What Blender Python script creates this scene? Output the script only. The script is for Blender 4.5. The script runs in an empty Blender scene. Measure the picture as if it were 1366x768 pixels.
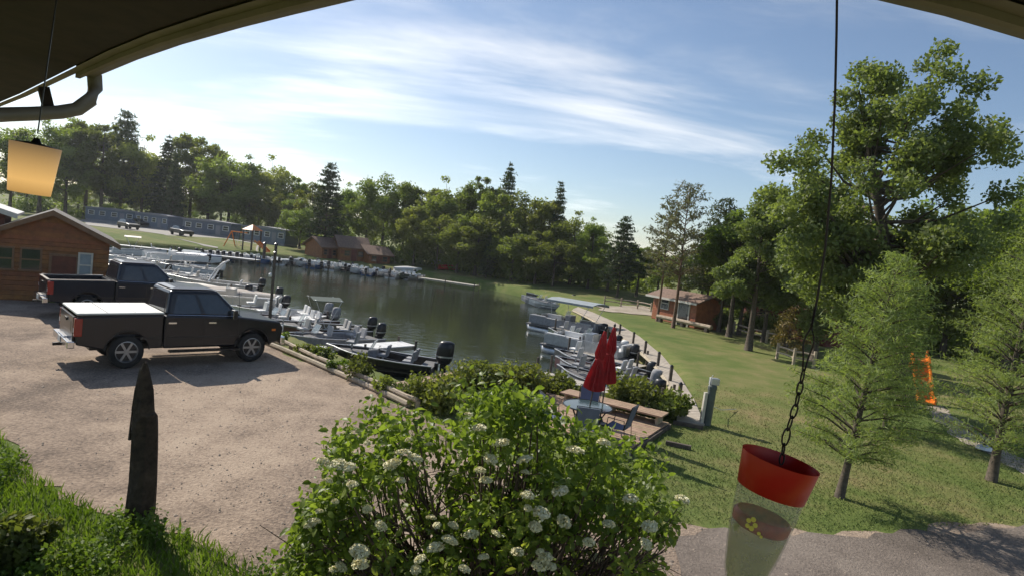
import bpy, math, random
import numpy as np
from math import sin, cos, pi, radians, atan, atan2, sqrt
from mathutils import Vector, Matrix

scene = bpy.context.scene
col = scene.collection

# ------------------------------------------------------------------ camera
EYE = 4.5                                   # window on the upper floor, metres above the lot
FPX, HOR, ROLL = 800.0, 332.0, radians(6.5)  # focal length in photo pixels, horizon row, camera roll
PITCH = atan((HOR - 384) / FPX * cos(ROLL))
_F = np.array([0, cos(PITCH), sin(PITCH)]); _R0 = np.array([1., 0, 0]); _U0 = np.array([0, -sin(PITCH), cos(PITCH)])
_RC = cos(ROLL) * _R0 + sin(ROLL) * _U0
_UC = -sin(ROLL) * _R0 + cos(ROLL) * _U0
cd = bpy.data.cameras.new('camera'); cam = bpy.data.objects.new('camera', cd); col.objects.link(cam)
cam.matrix_world = Matrix(((_RC[0], _UC[0], -_F[0], 0), (_RC[1], _UC[1], -_F[1], 0), (_RC[2], _UC[2], -_F[2], EYE), (0, 0, 0, 1)))
cd.sensor_width = 36; cd.lens = 36 * FPX / 1366; cd.clip_start = 0.02; cd.clip_end = 6000
scene.camera = cam

# ------------------------------------------------------------------ sky and sun
SUN_AZ, SUN_EL = radians(-46), radians(39)   # azimuth from +Y towards +X
w = bpy.data.worlds.new('World'); scene.world = w; w.use_nodes = True
nt = w.node_tree; nt.nodes.clear()
N = nt.nodes.new; Lk = nt.links.new
sky = N('ShaderNodeTexSky'); sky.sky_type = 'NISHITA'; sky.sun_disc = False
sky.sun_elevation = SUN_EL; sky.sun_rotation = SUN_AZ; sky.altitude = 300; sky.dust_density = 0.8; sky.air_density = 1.0; sky.ozone_density = 1.6
tc = N('ShaderNodeTexCoord'); sep = N('ShaderNodeSeparateXYZ'); Lk(tc.outputs['Generated'], sep.inputs[0])
zz = N('ShaderNodeMath'); zz.operation = 'MAXIMUM'; Lk(sep.outputs[2], zz.inputs[0]); zz.inputs[1].default_value = 0.0
za = N('ShaderNodeMath'); za.operation = 'ADD'; Lk(zz.outputs[0], za.inputs[0]); za.inputs[1].default_value = 0.12
dv = N('ShaderNodeVectorMath'); dv.operation = 'DIVIDE'; Lk(tc.outputs['Generated'], dv.inputs[0]); Lk(za.outputs[0], dv.inputs[1])
mp = N('ShaderNodeMapping'); Lk(dv.outputs[0], mp.inputs[0]); mp.inputs['Rotation'].default_value = (0, 0, radians(24)); mp.inputs['Scale'].default_value = (0.42, 1.0, 0.0); mp.inputs['Location'].default_value = (-1.103, -4.635, 0)
n1 = N('ShaderNodeTexNoise'); Lk(mp.outputs[0], n1.inputs['Vector']); n1.inputs['Scale'].default_value = 1.25; n1.inputs['Detail'].default_value = 9; n1.inputs['Roughness'].default_value = 0.58; n1.inputs['Distortion'].default_value = 0.5
n2 = N('ShaderNodeTexNoise'); Lk(dv.outputs[0], n2.inputs['Vector']); n2.inputs['Scale'].default_value = 0.55; n2.inputs['Detail'].default_value = 3
mm = N('ShaderNodeMath'); mm.operation = 'MULTIPLY_ADD'; Lk(n2.outputs[0], mm.inputs[0]); mm.inputs[1].default_value = 0.55; Lk(n1.outputs[0], mm.inputs[2])
cr = N('ShaderNodeMapRange'); Lk(mm.outputs[0], cr.inputs[0]); cr.inputs[1].default_value = 0.77; cr.inputs[2].default_value = 1.15; cr.interpolation_type = 'SMOOTHSTEP'
cm = N('ShaderNodeMath'); cm.operation = 'MULTIPLY'; Lk(cr.outputs[0], cm.inputs[0]); cm.inputs[1].default_value = 0.85
mx = N('ShaderNodeMix'); mx.data_type = 'RGBA'; Lk(cm.outputs[0], mx.inputs['Factor']); Lk(sky.outputs[0], mx.inputs['A'])
# thin cloud: white scaled by the sky behind it, so it is brighter round the sun
lum = N('ShaderNodeRGBToBW'); Lk(sky.outputs[0], lum.inputs[0])
cl = N('ShaderNodeMath'); cl.operation = 'MULTIPLY_ADD'; Lk(lum.outputs[0], cl.inputs[0]); cl.inputs[1].default_value = 1.4; cl.inputs[2].default_value = 4.5
cc = N('ShaderNodeCombineColor'); [Lk(cl.outputs[0], cc.inputs[i]) for i in range(3)]
Lk(cc.outputs[0], mx.inputs['B'])
bg = N('ShaderNodeBackground'); Lk(mx.outputs['Result'], bg.inputs[0]); bg.inputs[1].default_value = 0.086
wo = N('ShaderNodeOutputWorld'); Lk(bg.outputs[0], wo.inputs[0])
sd = bpy.data.lights.new('sun', 'SUN'); sd.energy = 3.9; sd.angle = radians(0.6); sd.color = (1.0, 0.93, 0.82)
sun = bpy.data.objects.new('sun', sd); col.objects.link(sun)
sdir = Vector((sin(SUN_AZ) * cos(SUN_EL), cos(SUN_AZ) * cos(SUN_EL), sin(SUN_EL)))
sun.rotation_euler = sdir.to_track_quat('Z', 'Y').to_euler(); sun.location = (-30, 30, 40)
vs = scene.view_settings; vs.view_transform = 'Standard'; vs.look = 'None'; vs.exposure = 0.5; vs.gamma = 1.0; vs.use_curve_mapping = False
scene.cycles.use_denoising = True
scene.cycles.max_bounces = 8; scene.cycles.transparent_max_bounces = 12; scene.cycles.sample_clamp_indirect = 6
scene.cycles.caustics_reflective = False; scene.cycles.caustics_refractive = False

# ------------------------------------------------------------------ helpers
def ray(x, y): return _F + _RC * (x - 683) / FPX - _UC * (y - 384) / FPX
def at(x, y, z):                             # the point of the level z seen at a photo pixel
    d = ray(x, y); t = (z - EYE) / d[2]; return np.array([0, 0, EYE]) + t * d
def atY(x, y, Y):                            # the point at world depth Y seen at a photo pixel
    d = ray(x, y); t = Y / d[1]; return np.array([0, 0, EYE]) + t * d
def nrm(v): v = np.asarray(v, float); return v / max(1e-9, np.linalg.norm(v))

class MB:
    def __init__(s): s.v = []; s.f = []
    def add(s, vs, fs):
        o = len(s.v); s.v += [tuple(map(float, p)) for p in vs]; s.f += [tuple(i + o for i in f) for f in fs]; return s
    def box(s, c, d, rz=0, ry=0, rx=0):
        M = Matrix.Rotation(rz, 3, 'Z') @ Matrix.Rotation(ry, 3, 'Y') @ Matrix.Rotation(rx, 3, 'X')
        p = [M @ Vector((sx * d[0] / 2, sy * d[1] / 2, sz * d[2] / 2)) + Vector(c) for sz in (-1, 1) for sx, sy in ((-1, -1), (1, -1), (1, 1), (-1, 1))]
        return s.add(p, [(3, 2, 1, 0), (4, 5, 6, 7), (0, 1, 5, 4), (1, 2, 6, 5), (2, 3, 7, 6), (3, 0, 4, 7)])
    def tube(s, pts, r, n=6, cap=True):
        pts = [np.array(p, float) for p in pts]; m = len(pts)
        if not hasattr(r, '__len__'): r = [r] * m
        vs = []; fs = []
        up = np.array([0, 0, 1.])
        for i, p in enumerate(pts):
            t = nrm(pts[min(i + 1, m - 1)] - pts[max(i - 1, 0)])
            u = up if abs(t[2]) < 0.9 else np.array([1., 0, 0])
            a = nrm(np.cross(t, u)); b = np.cross(t, a)
            vs += [p + r[i] * (a * cos(2 * pi * k / n) + b * sin(2 * pi * k / n)) for k in range(n)]
        for i in range(m - 1):
            for k in range(n): fs.append((i * n + k, i * n + (k + 1) % n, (i + 1) * n + (k + 1) % n, (i + 1) * n + k))
        if cap: fs.append(tuple(range(n))); fs.append(tuple((m - 1) * n + k for k in reversed(range(n))))
        return s.add(vs, fs)
    def loft(s, rings, cap=True, closed=True):
        n = len(rings[0]); vs = [p for r in rings for p in r]; fs = []
        for i in range(len(rings) - 1):
            for k in range(n if closed else n - 1): fs.append((i * n + k, i * n + (k + 1) % n, (i + 1) * n + (k + 1) % n, (i + 1) * n + k))
        if cap: fs.append(tuple(reversed(range(n)))); fs.append(tuple((len(rings) - 1) * n + k for k in range(n)))
        return s.add(vs, fs)
    def lathe(s, prof, c=(0, 0, 0), n=16, cap=True):
        return s.loft([[(c[0] + r * cos(2 * pi * k / n), c[1] + r * sin(2 * pi * k / n), c[2] + z) for k in range(n)] for r, z in prof], cap)
    def prism(s, poly, y0, y1):              # polygon in x,z swept along y
        n = len(poly)
        return s.add([(x, y0, z) for x, z in poly] + [(x, y1, z) for x, z in poly],
                     [tuple(range(n)), tuple(reversed(range(n, 2 * n)))] + [(k, k + n, (k + 1) % n + n, (k + 1) % n) for k in range(n)])
    def slab(s, poly, z0, z1):               # polygon in x,y swept along z
        n = len(poly)
        return s.add([(p[0], p[1], z0) for p in poly] + [(p[0], p[1], z1) for p in poly],
                     [tuple(reversed(range(n))), tuple(range(n, 2 * n))] + [(k, (k + 1) % n, (k + 1) % n + n, k + n) for k in range(n)])
    def quad(s, a, b, c, d): return s.add([a, b, c, d], [(0, 1, 2, 3)])
    def mesh(s, name, mat, smooth=False):
        me = bpy.data.meshes.new(name); me.from_pydata(s.v, [], s.f)
        if mat: me.materials.append(mat)
        if smooth: me.polygons.foreach_set('use_smooth', [True] * len(me.polygons))
        me.validate(); me.update(); return me

def np_mesh(name, V, quads, mat, tris=False):
    me = bpy.data.meshes.new(name); k = 3 if tris else 4
    nf = len(quads); me.vertices.add(len(V)); me.vertices.foreach_set('co', np.asarray(V, np.float32).ravel())
    me.loops.add(nf * k); me.loops.foreach_set('vertex_index', np.asarray(quads, np.int32).ravel())
    me.polygons.add(nf); me.polygons.foreach_set('loop_start', np.arange(0, nf * k, k, dtype=np.int32)); me.polygons.foreach_set('loop_total', np.full(nf, k, np.int32))
    me.materials.append(mat); me.update(calc_edges=True); return me

def tag(o, label=None, cat=None, group=None, kind=None):
    for k, v in (('label', label), ('category', cat), ('group', group), ('kind', kind)):
        if v: o[k] = v
    return o
def obj(name, me, parent=None, loc=None, rot=None, scale=None):
    o = bpy.data.objects.new(name, me); col.objects.link(o)
    if parent: o.parent = parent
    if loc is not None: o.location = [float(c) for c in loc]
    if rot is not None: o.rotation_euler = rot
    if scale is not None: o.scale = scale if hasattr(scale, '__len__') else (scale,) * 3
    return o
def bevel(o, wd, seg=2):
    m = o.modifiers.new('b', 'BEVEL'); m.width = wd; m.segments = seg; m.limit_method = 'ANGLE'; m.angle_limit = radians(35); return o

class Kit:                                   # a thing as meshes, placed as often as needed (copies share mesh data)
    def __init__(s): s.p = []
    def add(s, name, mb, mat=None, parent=None, smooth=False, bev=0, loc=None, label=None):
        me = mb.mesh(name, mat, smooth) if isinstance(mb, MB) else mb
        s.p.append((name, me, parent, bev, loc, label)); return len(s.p) - 1
    def place(s, name, label, cat, loc, rz=0, group=None, scale=1, rx=0, ry=0):
        root = obj(name, None, None, loc, (rx, ry, rz), scale); root.empty_display_size = 0.2
        tag(root, label, cat, group); os = []
        for (nm, me, par, bev, lc, lb) in s.p:
            o = obj(nm, me, root if par is None else os[par], lc)
            if bev: bevel(o, bev)
            if lb: o['label'] = lb
            os.append(o)
        root_parts[root.name] = os
        return root
root_parts = {}
ORD = 'first second third fourth fifth sixth seventh eighth ninth tenth eleventh twelfth thirteenth fourteenth fifteenth sixteenth seventeenth eighteenth nineteenth twentieth'.split()
def ordinal(i):
    if i < 20: return ORD[i]
    t = ['twenty', 'thirty', 'forty', 'fifty', 'sixty', 'seventy'][(i + 1) // 10 - 2]; u = (i + 1) % 10
    return t + '-' + ORD[u - 1] if u else t.replace('ty', 'tieth')

# ------------------------------------------------------------------ materials
def mat(name, c, rough=0.6, metal=0.0, var=0.12, vs_=6.0, bump=0.0, bs=40.0, c2=None, spec=0.5, coat=0, objvar=0.0, emis=None, trans=0.0, alpha=None, coords='Object', ior=None):
    m = bpy.data.materials.new(name); m.use_nodes = True; t = m.node_tree; b = t.nodes['Principled BSDF']
    b.inputs['Roughness'].default_value = rough; b.inputs['Metallic'].default_value = metal; b.inputs['Specular IOR Level'].default_value = spec
    if coat: b.inputs['Coat Weight'].default_value = coat; b.inputs['Coat Roughness'].default_value = 0.05
    n = t.nodes.new; l = t.links.new
    co = n('ShaderNodeTexCoord'); nz = n('ShaderNodeTexNoise'); l(co.outputs[coords], nz.inputs['Vector']); nz.inputs['Scale'].default_value = vs_; nz.inputs['Detail'].default_value = 6; nz.inputs['Roughness'].default_value = 0.65
    a = [min(1, x * (1 - var)) for x in c]; d = [min(1, x * (1 + var)) for x in c] if c2 is None else list(c2)
    r = n('ShaderNodeValToRGB'); r.color_ramp.elements[0].position = 0.34; r.color_ramp.elements[1].position = 0.66
    r.color_ramp.elements[0].color = (*a, 1); r.color_ramp.elements[1].color = (*d, 1); l(nz.outputs[0], r.inputs[0]); out = r.outputs[0]
    if objvar:
        oi = n('ShaderNodeObjectInfo'); h = n('ShaderNodeHueSaturation'); l(out, h.inputs['Color'])
        mr = n('ShaderNodeMapRange'); l(oi.outputs['Random'], mr.inputs[0]); mr.inputs[3].default_value = 1 - objvar; mr.inputs[4].default_value = 1 + objvar; l(mr.outputs[0], h.inputs['Value'])
        m2 = n('ShaderNodeMath'); m2.operation = 'MULTIPLY'; l(oi.outputs['Random'], m2.inputs[0]); m2.inputs[1].default_value = 7.13
        m3 = n('ShaderNodeMath'); m3.operation = 'FRACT'; l(m2.outputs[0], m3.inputs[0])
        m4 = n('ShaderNodeMapRange'); l(m3.outputs[0], m4.inputs[0]); m4.inputs[3].default_value = 0.5 - 0.035 * objvar * 3; m4.inputs[4].default_value = 0.5 + 0.02 * objvar * 3; l(m4.outputs[0], h.inputs['Hue'])
        out = h.outputs[0]
    l(out, b.inputs['Base Color'])
    if emis: b.inputs['Emission Color'].default_value = (*emis[0], 1); b.inputs['Emission Strength'].default_value = emis[1]
    if trans: b.inputs['Transmission Weight'].default_value = trans
    if ior: b.inputs['IOR'].default_value = ior
    if alpha is not None: b.inputs['Alpha'].default_value = alpha
    if bump:
        bz = n('ShaderNodeTexNoise'); l(co.outputs[coords], bz.inputs['Vector']); bz.inputs['Scale'].default_value = bs; bz.inputs['Detail'].default_value = 5
        bp = n('ShaderNodeBump'); bp.inputs['Strength'].default_value = bump; bp.inputs['Distance'].default_value = 0.02; l(bz.outputs[0], bp.inputs['Height']); l(bp.outputs[0], b.inputs['Normal'])
    return m
def leafmat(name, c, c2, objvar=0.18, tr=0.35, vs_=1.2, rough=0.55):
    m = mat(name, c, rough, 0, 0.2, vs_, c2=c2, objvar=objvar, spec=0.3)
    t = m.node_tree; b = t.nodes['Principled BSDF']; o = [x for x in t.nodes if x.type == 'OUTPUT_MATERIAL'][0]
    tl = t.nodes.new('ShaderNodeBsdfTranslucent'); src = b.inputs['Base Color'].links[0].from_socket
    g = t.nodes.new('ShaderNodeMix'); g.data_type = 'RGBA'; g.blend_type = 'MULTIPLY'; g.inputs['Factor'].default_value = 1; t.links.new(src, g.inputs['A']); g.inputs['B'].default_value = (1.25, 1.3, 0.5, 1)
    t.links.new(g.outputs['Result'], tl.inputs[0]); ms = t.nodes.new('ShaderNodeMixShader'); ms.inputs[0].default_value = tr
    t.links.new(b.outputs[0], ms.inputs[1]); t.links.new(tl.outputs[0], ms.inputs[2]); t.links.new(ms.outputs[0], o.inputs[0]); return m
M = {}
M['bark'] = mat('bark', (0.09, 0.07, 0.05), 0.9, var=0.4, vs_=9, bump=0.6, bs=25)
M['bark_red'] = mat('bark_red', (0.17, 0.10, 0.065), 0.9, var=0.4, vs_=9, bump=0.6, bs=25)
M['bark_grey'] = mat('bark_grey', (0.20, 0.17, 0.14), 0.9, var=0.35, vs_=9, bump=0.6, bs=25)
M['oldwood'] = mat('oldwood', (0.05, 0.035, 0.025), 0.95, var=0.5, vs_=7, bump=1.0, bs=18)
M['leaf'] = leafmat('leaf', (0.11, 0.165, 0.04), (0.18, 0.24, 0.07), tr=.55)
M['leaf_far'] = leafmat('leaf_far', (0.15, 0.205, 0.055), (0.25, 0.30, 0.095), objvar=0.3, vs_=0.5, tr=.55)
M['leaf_oak'] = leafmat('leaf_oak', (0.13, 0.185, 0.065), (0.23, 0.28, 0.12), objvar=0.08, tr=.5)
M['needle'] = leafmat('needle', (0.045, 0.075, 0.03), (0.08, 0.115, 0.045), objvar=0.22, tr=0.3)
M['needle_young'] = leafmat('needle_young', (0.19, 0.26, 0.085), (0.32, 0.39, 0.155), objvar=0.06, tr=0.5)
M['needle_dry'] = leafmat('needle_dry', (0.12, 0.135, 0.085), (0.18, 0.175, 0.12), objvar=0.1, tr=0.4)
M['needle_tan'] = leafmat('needle_tan', (0.16, 0.15, 0.05), (0.28, 0.19, 0.08), objvar=0.1, tr=0.3)
M['shrub'] = leafmat('shrub', (0.11, 0.15, 0.04), (0.20, 0.23, 0.07), objvar=0.2, tr=.5)
M['viburnum'] = leafmat('viburnum', (0.18, 0.25, 0.045), (0.33, 0.40, 0.10), objvar=0.25, tr=0.55, vs_=2.5, rough=0.42)
M['petal'] = mat('petal', (0.82, 0.77, 0.50), 0.7, var=0.12, vs_=20)
M['twig'] = mat('twig', (0.11, 0.075, 0.055), 0.9, var=0.35, vs_=12)
M['weed'] = leafmat('weed', (0.09, 0.16, 0.02), (0.19, 0.27, 0.05), objvar=0.1, tr=0.4, vs_=1.5)
M['gutter'] = mat('gutter', (0.22, 0.19, 0.155), 0.5, var=0.1, vs_=3)
M['fascia'] = mat('fascia', (0.26, 0.215, 0.165), 0.7, var=0.15, vs_=3)
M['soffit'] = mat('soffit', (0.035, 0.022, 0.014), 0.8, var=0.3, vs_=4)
M['asphalt'] = mat('asphalt', (0.30, 0.28, 0.25), 0.9, var=0.15, vs_=0.7)
M['concrete'] = mat('concrete', (0.44, 0.38, 0.31), 0.85, var=0.15, vs_=1.2, bump=0.2, bs=30)
M['dockwood'] = mat('dockwood', (0.42, 0.38, 0.33), 0.85, var=0.25, vs_=4, bump=0.3, bs=30, objvar=0.1)
M['deckwood'] = mat('deckwood', (0.36, 0.25, 0.165), 0.8, var=0.2, vs_=4, bump=0.3, bs=25, objvar=0.14)
M['timber'] = mat('timber', (0.40, 0.33, 0.24), 0.85, var=0.25, vs_=5, bump=0.5, bs=20, objvar=0.12)
M['darktimber'] = mat('darktimber', (0.10, 0.08, 0.065), 0.9, var=0.35, vs_=5, bump=0.5, bs=20)
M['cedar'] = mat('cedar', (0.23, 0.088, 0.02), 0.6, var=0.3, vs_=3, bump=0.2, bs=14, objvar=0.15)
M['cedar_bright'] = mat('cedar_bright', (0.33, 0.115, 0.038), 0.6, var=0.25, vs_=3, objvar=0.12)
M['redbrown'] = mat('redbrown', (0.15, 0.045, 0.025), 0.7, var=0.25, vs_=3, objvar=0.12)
M['shingle'] = mat('shingle', (0.15, 0.135, 0.12), 0.9, var=0.3, vs_=8, bump=0.5, bs=30)
M['shingle_brown'] = mat('shingle_brown', (0.20, 0.13, 0.095), 0.9, var=0.25, vs_=5)
M['rooftrim'] = mat('rooftrim', (0.55, 0.52, 0.47), 0.6, var=0.1)
M['trimwood'] = mat('trimwood', (0.20, 0.11, 0.06), 0.7, var=0.15)
M['metalroof'] = mat('metalroof', (0.48, 0.45, 0.43), 0.45, metal=0.3, var=0.1)
M['glass'] = mat('glass', (0.03, 0.035, 0.04), 0.06, var=0.2, spec=0.8)
M['screen'] = mat('screen', (0.50, 0.58, 0.60), 0.12, var=0.1, alpha=0.45, spec=0.8)
M['white'] = mat('white', (0.78, 0.77, 0.74), 0.45, var=0.06)
M['cream'] = mat('cream', (0.62, 0.57, 0.49), 0.55, var=0.1)
M['chrome'] = mat('chrome', (0.75, 0.75, 0.76), 0.22, metal=1, var=0.05)
M['alu'] = mat('alu', (0.52, 0.53, 0.54), 0.42, metal=0.75, var=0.12)
M['black'] = mat('black', (0.012, 0.012, 0.014), 0.35, var=0.2)
M['rubber'] = mat('rubber', (0.018, 0.018, 0.018), 0.85, var=0.2)
M['paint_char'] = mat('paint_char', (0.011, 0.011, 0.015), 0.3, metal=0.0, var=0.1, vs_=2, coat=0.35, spec=.35)
M['paint_navy'] = mat('paint_navy', (0.005, 0.009, 0.020), 0.3, metal=0.0, var=0.1, vs_=2, coat=0.35, spec=.35)
M['rimgrey'] = mat('rimgrey', (0.36, 0.36, 0.37), 0.35, metal=0.8, var=0.1)
M['bedliner'] = mat('bedliner', (0.03, 0.022, 0.02), 0.85, var=0.2)
M['tonneau'] = mat('tonneau', (0.55, 0.56, 0.53), 0.5, var=0.05, vs_=2)
M['lamp_red'] = mat('lamp_red', (0.30, 0.02, 0.012), 0.25, var=0.1, spec=0.7)
M['lamp_clear'] = mat('lamp_clear', (0.7, 0.7, 0.7), 0.2, var=0.05)
M['gel_grey'] = mat('gel_grey', (0.28, 0.28, 0.29), 0.7, var=0.2, vs_=8)
M['carpet'] = mat('carpet', (0.17, 0.165, 0.165), 0.95, var=0.25, vs_=10)
M['gel_maroon'] = mat('gel_maroon', (0.09, 0.028, 0.024), 0.3, var=0.15, coat=0.5)
M['gel_black'] = mat('gel_black', (0.014, 0.013, 0.014), 0.3, var=0.2, coat=0.5)
M['gel_green'] = mat('gel_green', (0.05, 0.075, 0.05), 0.4, var=0.2)
M['gel_olive'] = mat('gel_olive', (0.13, 0.12, 0.085), 0.45, var=0.15)
M['gel_blue'] = mat('gel_blue', (0.03, 0.10, 0.24), 0.5, var=0.15)
M['vinyl'] = mat('vinyl', (0.42, 0.41, 0.40), 0.7, var=0.12, objvar=0.2)
M['canvas_grey'] = mat('canvas_grey', (0.30, 0.34, 0.36), 0.85, var=0.1, vs_=3)
M['canvas_tan'] = mat('canvas_tan', (0.46, 0.40, 0.34), 0.85, var=0.1, vs_=3)
M['canvas_green'] = mat('canvas_green', (0.035, 0.06, 0.05), 0.8, var=0.15)
M['red_cloth'] = mat('red_cloth', (0.40, 0.022, 0.022), 0.85, var=0.3, vs_=5)
M['red_plastic'] = mat('red_plastic', (0.56, 0.02, 0.012), 0.35, var=0.06, vs_=4)
M['orange'] = mat('orange', (0.75, 0.20, 0.015), 0.45, var=0.1)
M['greenpost'] = mat('greenpost', (0.09, 0.11, 0.10), 0.6, var=0.2)
M['blue_siding'] = mat('blue_siding', (0.13, 0.155, 0.20), 0.7, var=0.12, vs_=2, objvar=0.15)
M['grey_roof'] = mat('grey_roof', (0.24, 0.24, 0.26), 0.8, var=0.12)
M['tableglass'] = mat('tableglass', (0.05, 0.08, 0.08), 0.12, var=0.1, spec=0.8)
M['sling'] = mat('sling', (0.13, 0.15, 0.24), 0.8, var=0.1)
M['clear'] = mat('clear', (0.42, 0.42, 0.37), 0.05, var=0.05, alpha=0.3, spec=0.8)
M['nectar'] = mat('nectar', (0.50, 0.48, 0.12), 0.2, var=0.2, vs_=20, alpha=0.5)
M['wire'] = mat('wire', (0.05, 0.035, 0.03), 0.5, metal=0.5, var=0.3)
M['yellow'] = mat('yellow', (0.75, 0.62, 0.10), 0.5, var=0.1)

# ------------------------------------------------------------------ ground surfaces
def ground_mat(name, stops, s1, s2, s3, bump=0.5, bd=0.03, streak=None, fine=0.2):
    m = bpy.data.materials.new(name); m.use_nodes = True; t = m.node_tree; b = t.nodes['Principled BSDF']; n = t.nodes.new; l = t.links.new
    b.inputs['Roughness'].default_value = 0.95; b.inputs['Specular IOR Level'].default_value = 0.15
    co = n('ShaderNodeTexCoord')
    def nz(sc, det=5, src=None):
        x = n('ShaderNodeTexNoise'); l(src or co.outputs['Object'], x.inputs['Vector']); x.inputs['Scale'].default_value = sc; x.inputs['Detail'].default_value = det; x.inputs['Roughness'].default_value = 0.62; return x.outputs[0]
    a, c, d = nz(s1), nz(s2), nz(s3, 3)
    w1 = n('ShaderNodeMath'); w1.operation = 'MULTIPLY'; l(a, w1.inputs[0]); w1.inputs[1].default_value = 0.5
    w2 = n('ShaderNodeMath'); w2.operation = 'MULTIPLY_ADD'; l(c, w2.inputs[0]); w2.inputs[1].default_value = 0.5 - fine; l(w1.outputs[0], w2.inputs[2])
    w3 = n('ShaderNodeMath'); w3.operation = 'MULTIPLY_ADD'; l(d, w3.inputs[0]); w3.inputs[1].default_value = fine; l(w2.outputs[0], w3.inputs[2])
    out = w3.outputs[0]
    if streak:
        mp_ = n('ShaderNodeMapping'); l(co.outputs['Object'], mp_.inputs[0]); mp_.inputs['Rotation'].default_value = (0, 0, streak[0]); mp_.inputs['Scale'].default_value = streak[1]
        s = nz(1.0, 4, mp_.outputs[0]); w4 = n('ShaderNodeMath'); w4.operation = 'MULTIPLY_ADD'; l(s, w4.inputs[0]); w4.inputs[1].default_value = streak[2]; l(out, w4.inputs[2])
        w5 = n('ShaderNodeMath'); w5.operation = 'SUBTRACT'; l(w4.outputs[0], w5.inputs[0]); w5.inputs[1].default_value = streak[2] * 0.5; out = w5.outputs[0]
    r = n('ShaderNodeValToRGB'); e = r.color_ramp.elements
    e[0].position, e[0].color = stops[0][0], (*stops[0][1], 1); e[1].position, e[1].color = stops[-1][0], (*stops[-1][1], 1)
    for p, cc_ in stops[1:-1]: x = e.new(p); x.color = (*cc_, 1)
    l(out, r.inputs[0]); l(r.outputs[0], b.inputs['Base Color'])
    bp = n('ShaderNodeBump'); bp.inputs['Strength'].default_value = bump; bp.inputs['Distance'].default_value = bd
    l(nz(s3 * 1.6, 4), bp.inputs['Height']); l(bp.outputs[0], b.inputs['Normal']); return m
M['lawn'] = ground_mat('lawn', [(0.37, (0.085, 0.13, 0.03)), (0.47, (0.13, 0.165, 0.045)), (0.55, (0.19, 0.19, 0.07)), (0.64, (0.29, 0.225, 0.115))], 0.16, 0.9, 14, 0.7, 0.05)
M['gravel'] = ground_mat('gravel', [(0.40, (0.15, 0.116, 0.092)), (0.47, (0.27, 0.206, 0.156)), (0.54, (0.39, 0.30, 0.225)), (0.64, (0.48, 0.38, 0.285))], 0.22, 1.1, 16, 0.8, 0.04, fine=0.3, streak=(radians(40), (0.5, 0.09, 1), 0.25))
M['drive'] = ground_mat('drive', [(0.40, (0.13, 0.108, 0.09)), (0.50, (0.20, 0.165, 0.138)), (0.62, (0.28, 0.235, 0.195))], 0.3, 1.3, 18, 0.8, 0.04, fine=0.3)
M['sandpath'] = ground_mat('sandpath', [(0.4, (0.30, 0.25, 0.19)), (0.6, (0.46, 0.40, 0.32))], 0.5, 2, 20, 0.4)

def mk_water():
    m = bpy.data.materials.new('water'); m.use_nodes = True; t = m.node_tree; b = t.nodes['Principled BSDF']; n = t.nodes.new; l = t.links.new
    b.inputs['Base Color'].default_value = (0.034, 0.041, 0.026, 1); b.inputs['Roughness'].default_value = 0.08; b.inputs['IOR'].default_value = 1.33
    co = n('ShaderNodeTexCoord'); mp_ = n('ShaderNodeMapping'); l(co.outputs['Object'], mp_.inputs[0]); mp_.inputs['Scale'].default_value = (0.8, 1.7, 1); mp_.inputs['Rotation'].default_value = (0, 0, 0.2)
    a = n('ShaderNodeTexNoise'); l(mp_.outputs[0], a.inputs['Vector']); a.inputs['Scale'].default_value = 1.6; a.inputs['Detail'].default_value = 5
    g = n('ShaderNodeTexNoise'); l(co.outputs['Object'], g.inputs['Vector']); g.inputs['Scale'].default_value = 0.07; g.inputs['Detail'].default_value = 3
    mr = n('ShaderNodeMapRange'); l(g.outputs[0], mr.inputs[0]); mr.inputs[1].default_value = 0.38; mr.inputs[2].default_value = 0.62; mr.inputs[3].default_value = 0.12; mr.inputs[4].default_value = 0.5
    bp = n('ShaderNodeBump'); bp.inputs['Distance'].default_value = 0.06; l(mr.outputs[0], bp.inputs['Strength']); l(a.outputs[0], bp.inputs['Height']); l(bp.outputs[0], b.inputs['Normal']); return m
M['water'] = mk_water()

WZ = -1.0
# shoreline of the inlet, clockwise from behind the boathouse
shore = [at(*p, WZ)[:2] for p in [(60, 372), (150, 385), (250, 412), (340, 440), (420, 478), (500, 512), (560, 540), (610, 552), (700, 556), (800, 556), (872, 548), (876, 518), (856, 488), (830, 464), (801, 445), (772, 430), (756, 422), (740, 415), (735, 408), (700, 397), (672, 391),
         (640, 384), (560, 370.5), (480, 360.5), (400, 351), (330, 345.5), (250, 338), (150, 331.5), (80, 326)]]
shore = np.array(shore)
def sdist(X, Y, P):                            # signed distance to polygon, negative inside
    d = np.full(X.shape, 1e9); ins = np.zeros(X.shape, bool); n = len(P)
    for i in range(n):
        a, b = P[i], P[(i + 1) % n]; e = b - a; px, py = X - a[0], Y - a[1]
        t = np.clip((px * e[0] + py * e[1]) / (e @ e), 0, 1)
        d = np.minimum(d, (px - t * e[0]) ** 2 + (py - t * e[1]) ** 2)
        c = ((a[1] > Y) != (b[1] > Y)) & (X < (b[0] - a[0]) * (Y - a[1]) / (b[1] - a[1] + 1e-12) + a[0]); ins ^= c
    d = np.sqrt(d); return np.where(ins, -d, d)
def hnoise(X, Y): return 0.5 * np.sin(X * 0.31 + 1.3) * np.cos(Y * 0.27 + 0.4) + 0.3 * np.sin(X * 0.83 + Y * 0.6) + 0.2 * np.sin(X * 1.9 - Y * 1.4)
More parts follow.
